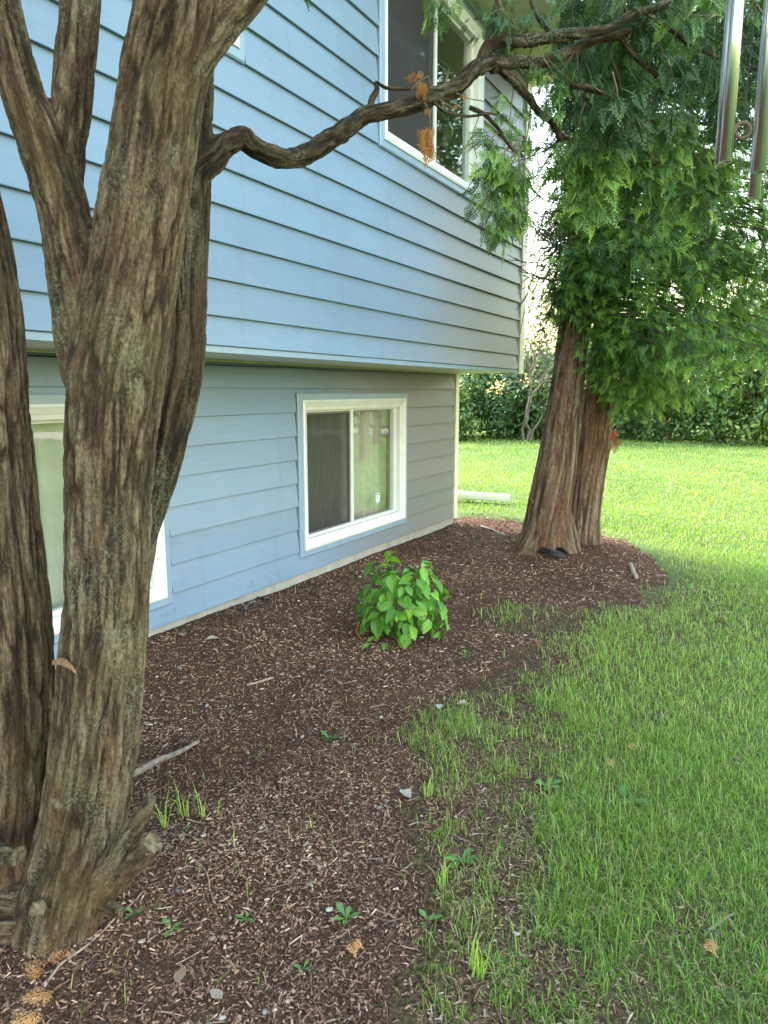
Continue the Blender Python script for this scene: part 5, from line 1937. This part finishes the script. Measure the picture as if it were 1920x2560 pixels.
# grey slate flake
p = on_ground(710, 1449, 0.01)
mb = MB()
pts = [(-0.03, -0.012), (0.012, -0.02), (0.032, 0.0), (0.028, 0.018), (-0.012, 0.014)]
mb.prism([(p[0] + a * 0.8 + b * 0.3, p[1] + b - a * 0.3, p[2] + a * 0.25) for a, b in pts], [(p[0] + a * 0.8 + b * 0.3, p[1] + b - a * 0.3, p[2] + 0.006 + a * 0.25) for a, b in pts])
tag(mb.build('slate_flake', M['stone_grey'], origin=p), 'flat angular blue grey stone flake on the mulch', 'stone')


def stick(pts, r0, r1, mat, label, group=None, name='stick', cat='stick', lift=0.006, seed=0, wob=0.006):
    P = np.array([on_ground(x, y, lift) for x, y in pts])
    C = wobble(catmull(P, 24), wob, 14, seed)
    C[:, 2] = np.maximum(C[:, 2], bed_z(C[:, 0], C[:, 1]) + r1)
    V, T, Q = tube(C, np.linspace(r0, r1, 24) * (0.85 + 0.3 * RNG.random(24)), 7)
    o = mk(name, V, [np.array(T), Q], M[mat], smooth_shade=True, origin=P[0])
    return tag(o, label, cat, group)


stick([(430, 1608), (390, 1630), (340, 1652), (285, 1682)], 0.009, 0.017, 'grey_twig', 'weathered grey branch lying against the left trunk', seed=1)
stick([(590, 1465), (560, 1474), (532, 1480)], 0.008, 0.007, 'pale_twig', 'short pale stick lying on the mulch near the shrub', seed=2)
stick([(310, 1925), (250, 1985), (190, 2040), (130, 2085), (95, 2130)], 0.0022, 0.004, 'pale_twig', 'long bleached twig leading to dry orange fronds by the trunk foot', seed=3)
stick([(215, 1830), (190, 1890), (160, 1940)], 0.003, 0.004, 'pale_twig', 'thin pale twig leaning at the trunk foot', seed=4) if False else None
stick([(405, 1850), (440, 1880), (468, 1950)], 0.004, 0.002, 'pale_twig', 'forked pale twig beside the broken stubs', seed=5)
stick([(1040, 1138), (1075, 1150), (1092, 1158)], 0.012, 0.010, 'stone_grey', 'dark flat strip of wood near the house corner', seed=6)
stick([(1362, 1222), (1368, 1238), (1372, 1252)], 0.022, 0.020, 'pale_twig', 'pale curled piece of bark beside the far cedar', seed=7)
stick([(1530, 2010), (1560, 1990), (1590, 1975)], 0.006, 0.004, 'pale_twig', 'pale stick lying in the near grass', seed=8)
stick([(1590, 1648), (1630, 1660), (1659, 1672)], 0.005, 0.004, 'pale_twig', 'bleached stick in the grass by a dry leaf', seed=9)
stick([(1440, 1700), (1400, 1672), (1380, 1640)], 0.003, 0.002, 'twig', 'thin curved dead stem lying in the grass', seed=10)
stick([(540, 1285), (565, 1292), (590, 1296)], 0.006, 0.005, 'black_plastic', 'short black hose end at the foundation', name='hose_end', cat='hose', seed=11)
done = 0
while done < 78:
    xd, yd = rr.uniform(300, 1250), rr.uniform(1280, 2210)
    p = on_ground(xd, yd)
    if float(bed_sd(p[0], p[1])) < 0.0 or not bool(outside_house(p[0], p[1], 0.1)):
        continue
    sc_ = 1.0 / max(1.0, np.hypot(p[0], p[1]) / 2.2)
    a_ = rr.uniform(0, 6.28)
    l_ = rr.uniform(25, 75) * sc_
    pts = [(xd, yd), (xd + math.cos(a_) * l_ * 0.5 + rr.uniform(-6, 6), yd + math.sin(a_) * l_ * 0.35 + rr.uniform(-6, 6)), (xd + math.cos(a_) * l_, yd + math.sin(a_) * l_ * 0.7)]
    q_ = on_ground(*pts[2])
    if not bool(outside_house(q_[0], q_[1], 0.1)):
        continue
    pale = rr.random() < 0.45
    stick(pts, rr.uniform(0.0016, 0.003), 0.0013, 'pale_twig' if pale else 'twig', 'thin pale dead twig scattered on the mulch' if pale else 'thin brown dead twig scattered on the mulch', 'pale twigs on the mulch' if pale else 'brown twigs on the mulch', 'twig', 'twig', seed=100 + done)
    done += 1


def dry_leaf(xd, yd, size, label, az, tint=0.7, curl=0.5):
    p = on_ground(xd, yd, 0.006)
    p[2] = max(p[2], float(bed_z(p[0], p[1])) + 0.006)
    V, Q = [], []
    rows = [(-0.5, 0.03), (-0.3, 0.24), (-0.05, 0.34), (0.2, 0.27), (0.4, 0.12), (0.52, 0.02)]
    r = random.Random(int(xd * 7 + yd))
    for (y, w) in rows:
        for u in (-1, -0.4, 0.2, 1):
            V.append((u * w * r.uniform(0.8, 1.1), y, curl * (u * w) ** 2 * 2 + 0.25 * curl * y * y + r.uniform(0, 0.06)))
    V = np.array(V) * size
    c, s = math.cos(az), math.sin(az)
    V = np.stack([V[:, 0] * c - V[:, 1] * s, V[:, 0] * s + V[:, 1] * c, V[:, 2]], -1) + p
    for i in range(len(rows) - 1):
        for j in range(3):
            Q.append((i * 4 + j, i * 4 + j + 1, (i + 1) * 4 + j + 1, (i + 1) * 4 + j))
    o = mk('dry_leaf', V, [np.array(Q)], M['dry_leaf'], smooth_shade=True, attrs={'tint': np.full(len(V), tint)}, origin=p)
    return tag(o, label, 'leaf')


dry_leaf(876, 1718, 0.075, 'whitish curled dry leaf at the edge of the near grass', 1.1, 1.0, 1.2)
dry_leaf(950, 1528, 0.06, 'pale split dry leaf at the grass edge beside a tan one', 0.3, 1.0, 1.0)
dry_leaf(1000, 1524, 0.07, 'tan crumpled dry leaf in the grass edge', 2.0, 0.5, 1.4)
dry_leaf(458, 1381, 0.09, 'greyish dry leaf on the mulch by the foundation', 2.4, 0.8, 0.6)
dry_leaf(395, 1373, 0.08, 'tan dry leaf at the foot of the foundation behind the trunk', 0.9, 0.4, 0.8)
dry_leaf(545, 1305, 0.08, 'curled dry leaf at the foundation by the black stake', 1.8, 0.3, 1.0)
dry_leaf(480, 1312, 0.07, 'small tan dry leaf against the foundation', 0.2, 0.5, 1.0)
dry_leaf(395, 1810, 0.045, 'small brown dry leaf on the mulch by the trunk', 0.5, 0.2, 0.6)
dry_leaf(1590, 1640, 0.055, 'orange brown dry leaf in the right hand grass', 0.9, 0.0, 1.0)
dry_leaf(725, 1366, 0.06, 'brown dry leaf in the mulch before the shrub', 2.0, 0.1, 0.7)
dry_leaf(318, 1567, 0.05, 'tan dry leaf beside the trunk edge', 1.0, 0.3, 0.6)
dry_leaf(390, 2105, 0.055, 'reddish flake of bark on the near mulch', 0.3, 0.0, 0.2)
dry_leaf(467, 2148, 0.05, 'light tan wood flake on the near mulch', 1.4, 0.35, 0.2)


def weed(xd, yd, size, label, n=6, seed=0, tint=0.6, narrow=False, group=None):
    p = on_ground(xd, yd)
    p[2] = float(bed_z(p[0], p[1]))
    t = empty('weed', p, label, 'weed', group)
    r = random.Random(seed + int(xd))
    for q in range(n):
        az = 6.283 * q / n + r.uniform(-0.5, 0.5)
        up = r.uniform(0.3, 0.9)
        V, Q = [], []
        rows = [(0.0, 0.03), (0.3, 0.10), (0.6, 0.22), (0.85, 0.16), (1.0, 0.02)]
        if narrow:
            rows = [(0.0, 0.03), (0.3, 0.06), (0.6, 0.06), (0.85, 0.04), (1.0, 0.005)]
        ln = size * r.uniform(0.7, 1.2)
        for (y, w) in rows:
            for u in (-1, 0, 1):
                V.append((u * w * ln, y * ln, ln * (up * y - 0.35 * y * y) + 0.05 * abs(u) * ln))
        V = np.array(V)
        c, s = math.cos(az), math.sin(az)
        V = np.stack([V[:, 0] * c - V[:, 1] * s, V[:, 0] * s + V[:, 1] * c, V[:, 2]], -1) + p
        for i in range(4):
            for j in range(2):
                Q.append((i * 3 + j, i * 3 + j + 1, (i + 1) * 3 + j + 1, (i + 1) * 3 + j))
        mk('leaf', V, [np.array(Q)], M['weed'], t, smooth_shade=True, attrs={'tint': np.full(len(V), min(1, max(0, tint + r.uniform(-0.3, 0.3))))})
    return t


weed(748, 1992, 0.045, 'small green weed beside a pale egg shaped pebble', 5, 1)
weed(712, 1600, 0.05, 'blue green sprig lying on open mulch', 6, 2, 0.2)
weed(995, 1862, 0.055, 'broad leaved green weed at the edge of the near grass', 6, 3)
weed(925, 1985, 0.05, 'weed with rounded leaves near the grass edge', 4, 4, 0.8)
weed(370, 2005, 0.04, 'small green seedling right of the trunk foot', 4, 5)
weed(290, 1975, 0.035, 'tiny seedling close to the trunk foot', 4, 6, 0.8)
weed(405, 1792, 0.03, 'pair of green leaves beside the broken stubs', 3, 7)
weed(1005, 1415, 0.05, 'small weed in the mulch below the grass tongue', 4, 8)
weed(1260, 1730, 0.07, 'broad flat weed in the near lawn', 6, 9, 0.7)
weed(1350, 1735, 0.09, 'large ribbed leaf weed lying in the lawn', 3, 10, 0.3)
weed(655, 2095, 0.03, 'tiny weed near the bottom mulch', 4, 11)
weed(555, 1635, 0.028, 'tiny two leaved seedling in open mulch', 3, 12)
weed(1180, 1700, 0.06, 'leafy weed where lawn meets mulch', 6, 13, 0.8)
weed(530, 1990, 0.03, 'small seedling in the near open mulch', 4, 14)


def tuft(xd, yd, n, hgt, label, seed):
    p = on_ground(xd, yd)
    p[2] = float(bed_z(p[0], p[1]))
    r = np.random.default_rng(seed)
    x = p[0] + r.normal(0, 0.012, n)
    y = p[1] + r.normal(0, 0.012, n)
    V, T, Q, tt = blades(x, y, np.zeros(n), hgt * r.uniform(0.5, 1.2, n), 0.004 * r.uniform(0.7, 1.3, n), r.uniform(0.5, 1.0, n), r.uniform(0.1, 0.7, n))
    o = mk('grass_tuft', V, [T, Q], M['grass'], attrs={'tint': tt}, origin=p)
    return tag(o, label, 'grass tuft')


tuft(355, 1790, 9, 0.14, 'thin tall grass sprouting behind the broken stubs', 1)
tuft(395, 1765, 12, 0.15, 'grass tuft standing over the mossy patch by the trunk', 2)
tuft(445, 1770, 9, 0.16, 'slanting grass stems right of the mossy patch', 3)
tuft(925, 1720, 14, 0.11, 'grass tuft beside the whitish curled leaf', 4)
tuft(955, 1910, 12, 0.10, 'sparse grass tuft in the near mulch', 5)
tuft(1030, 2110, 26, 0.12, 'bushy grass tuft at the near lawn edge', 6)

# dry orange fronds by the trunk foot
p = on_ground(75, 2130)
fr = empty('dead_cedar_spray', p, 'dry orange cedar spray lying beside the trunk foot', 'dead spray')
for (x, y, a_, l_) in ((130, 2080, 2.2, 0.10), (100, 2100, 3.1, 0.11), (118, 2140, 3.9, 0.11), (85, 2180, 4.4, 0.10)):
    q_ = on_ground(x, y, 0.014)
    frond('frond', [(q_, np.array([math.cos(a_), math.sin(a_), 0.1]), np.array([0.1, 0.1, 1.0]), l_), (q_, np.array([math.cos(a_ + 0.6), math.sin(a_ + 0.6), 0.05]), np.array([0.1, 0.1, 1.0]), l_ * 0.7)], M['straw_cedar'], fr)
for (x, y, lab) in ((1310, 1640, 'small orange cedar frond lying in the lawn'), (1520, 2030, 'reddish dead cedar frond in the near grass'), (1355, 1605, 'tan dead cedar frond lying by a weed in the lawn'), (760, 2030, 'small orange cedar frond in the near mulch')):
    q_ = on_ground(x, y, 0.02)
    f_ = frond('dead_frond', [(q_, np.array([0.5, -0.6, 0.1]), np.array([0.1, -0.2, 1.0]), 0.07), (q_, np.array([0.9, -0.2, 0.1]), np.array([0.1, -0.2, 1.0]), 0.05)], M['straw_cedar'], None)
    tag(f_, lab, 'dead frond')

# pine cone by the grey branch
p = on_ground(397, 1606, 0.012)
cone = MB()
for lv in range(7):
    rad = 0.016 * math.sin(math.pi * (0.18 + 0.75 * lv / 7))
    for q in range(8):
        a_ = 6.283 * (q + 0.5 * (lv % 2)) / 8
        o_ = np.array([(lv - 3) * 0.006, math.cos(a_) * rad, math.sin(a_) * rad])
        u_ = np.array([0.35, math.cos(a_), math.sin(a_)])
        s_ = np.array([0, -math.sin(a_), math.cos(a_)])
        cone.add([p + o_ * 0.5 + s_ * 0.004, p + o_ * 0.5 - s_ * 0.004, p + o_ + u_ * 0.004 - s_ * 0.005, p + o_ + u_ * 0.007, p + o_ + u_ * 0.004 + s_ * 0.005], Q=[(0, 1, 2, 4)], T=[(2, 3, 4)])
tag(cone.build('pine_cone', M['twig'], origin=p), 'small brown pine cone beside the grey branch', 'pine cone')

# black stake and wire at the foundation
p = on_ground(531, 1332)
stk = empty('garden_stake', p, 'small black garden stake with a collar beside the foundation', 'garden stake')
V, T, Q = tube(np.array([(p[0], p[1], p[2] - 0.05), (p[0], p[1], p[2] + 0.085)]), 0.006, 8)
mk('post', V, [np.array(T), Q], M['stake_metal'], stk)
V, T, Q = tube(np.array([(p[0], p[1], p[2] + 0.045), (p[0], p[1], p[2] + 0.052), (p[0], p[1], p[2] + 0.062)]), np.array([0.02, 0.026, 0.014]), 14)
mk('collar', V, [np.array(T), Q], M['black_plastic'], stk)
V, T, Q = tube(catmull(np.array([(p[0], p[1], p[2] + 0.08), p + np.array([0.02, 0.1, 0.09]), p + np.array([0.06, 0.2, 0.04]), p + np.array([0.05, 0.3, 0.01])]), 16), 0.004, 6)
mk('wire', V, [np.array(T), Q], M['black_plastic'], stk)

# coil of black hose half buried at the far cedar
p = on_ground(1195, 1197, 0.02)
hs = empty('black_hose', p, 'coil of flat black hose half buried at the foot of the leaning cedar', 'hose')
for q in range(3):
    a = np.linspace(0.3, 5.6, 30)
    C = np.stack([p[0] + (0.15 - 0.02 * q) * np.cos(a), p[1] + (0.09 - 0.012 * q) * np.sin(a), p[2] + 0.01 + 0.018 * q + 0.01 * np.sin(2 * a)], -1)
    V, T, Q = tube(C, 0.013, 8)
    mk('loop', V, [np.array(T), Q], M['black_plastic'], hs, smooth_shade=True)
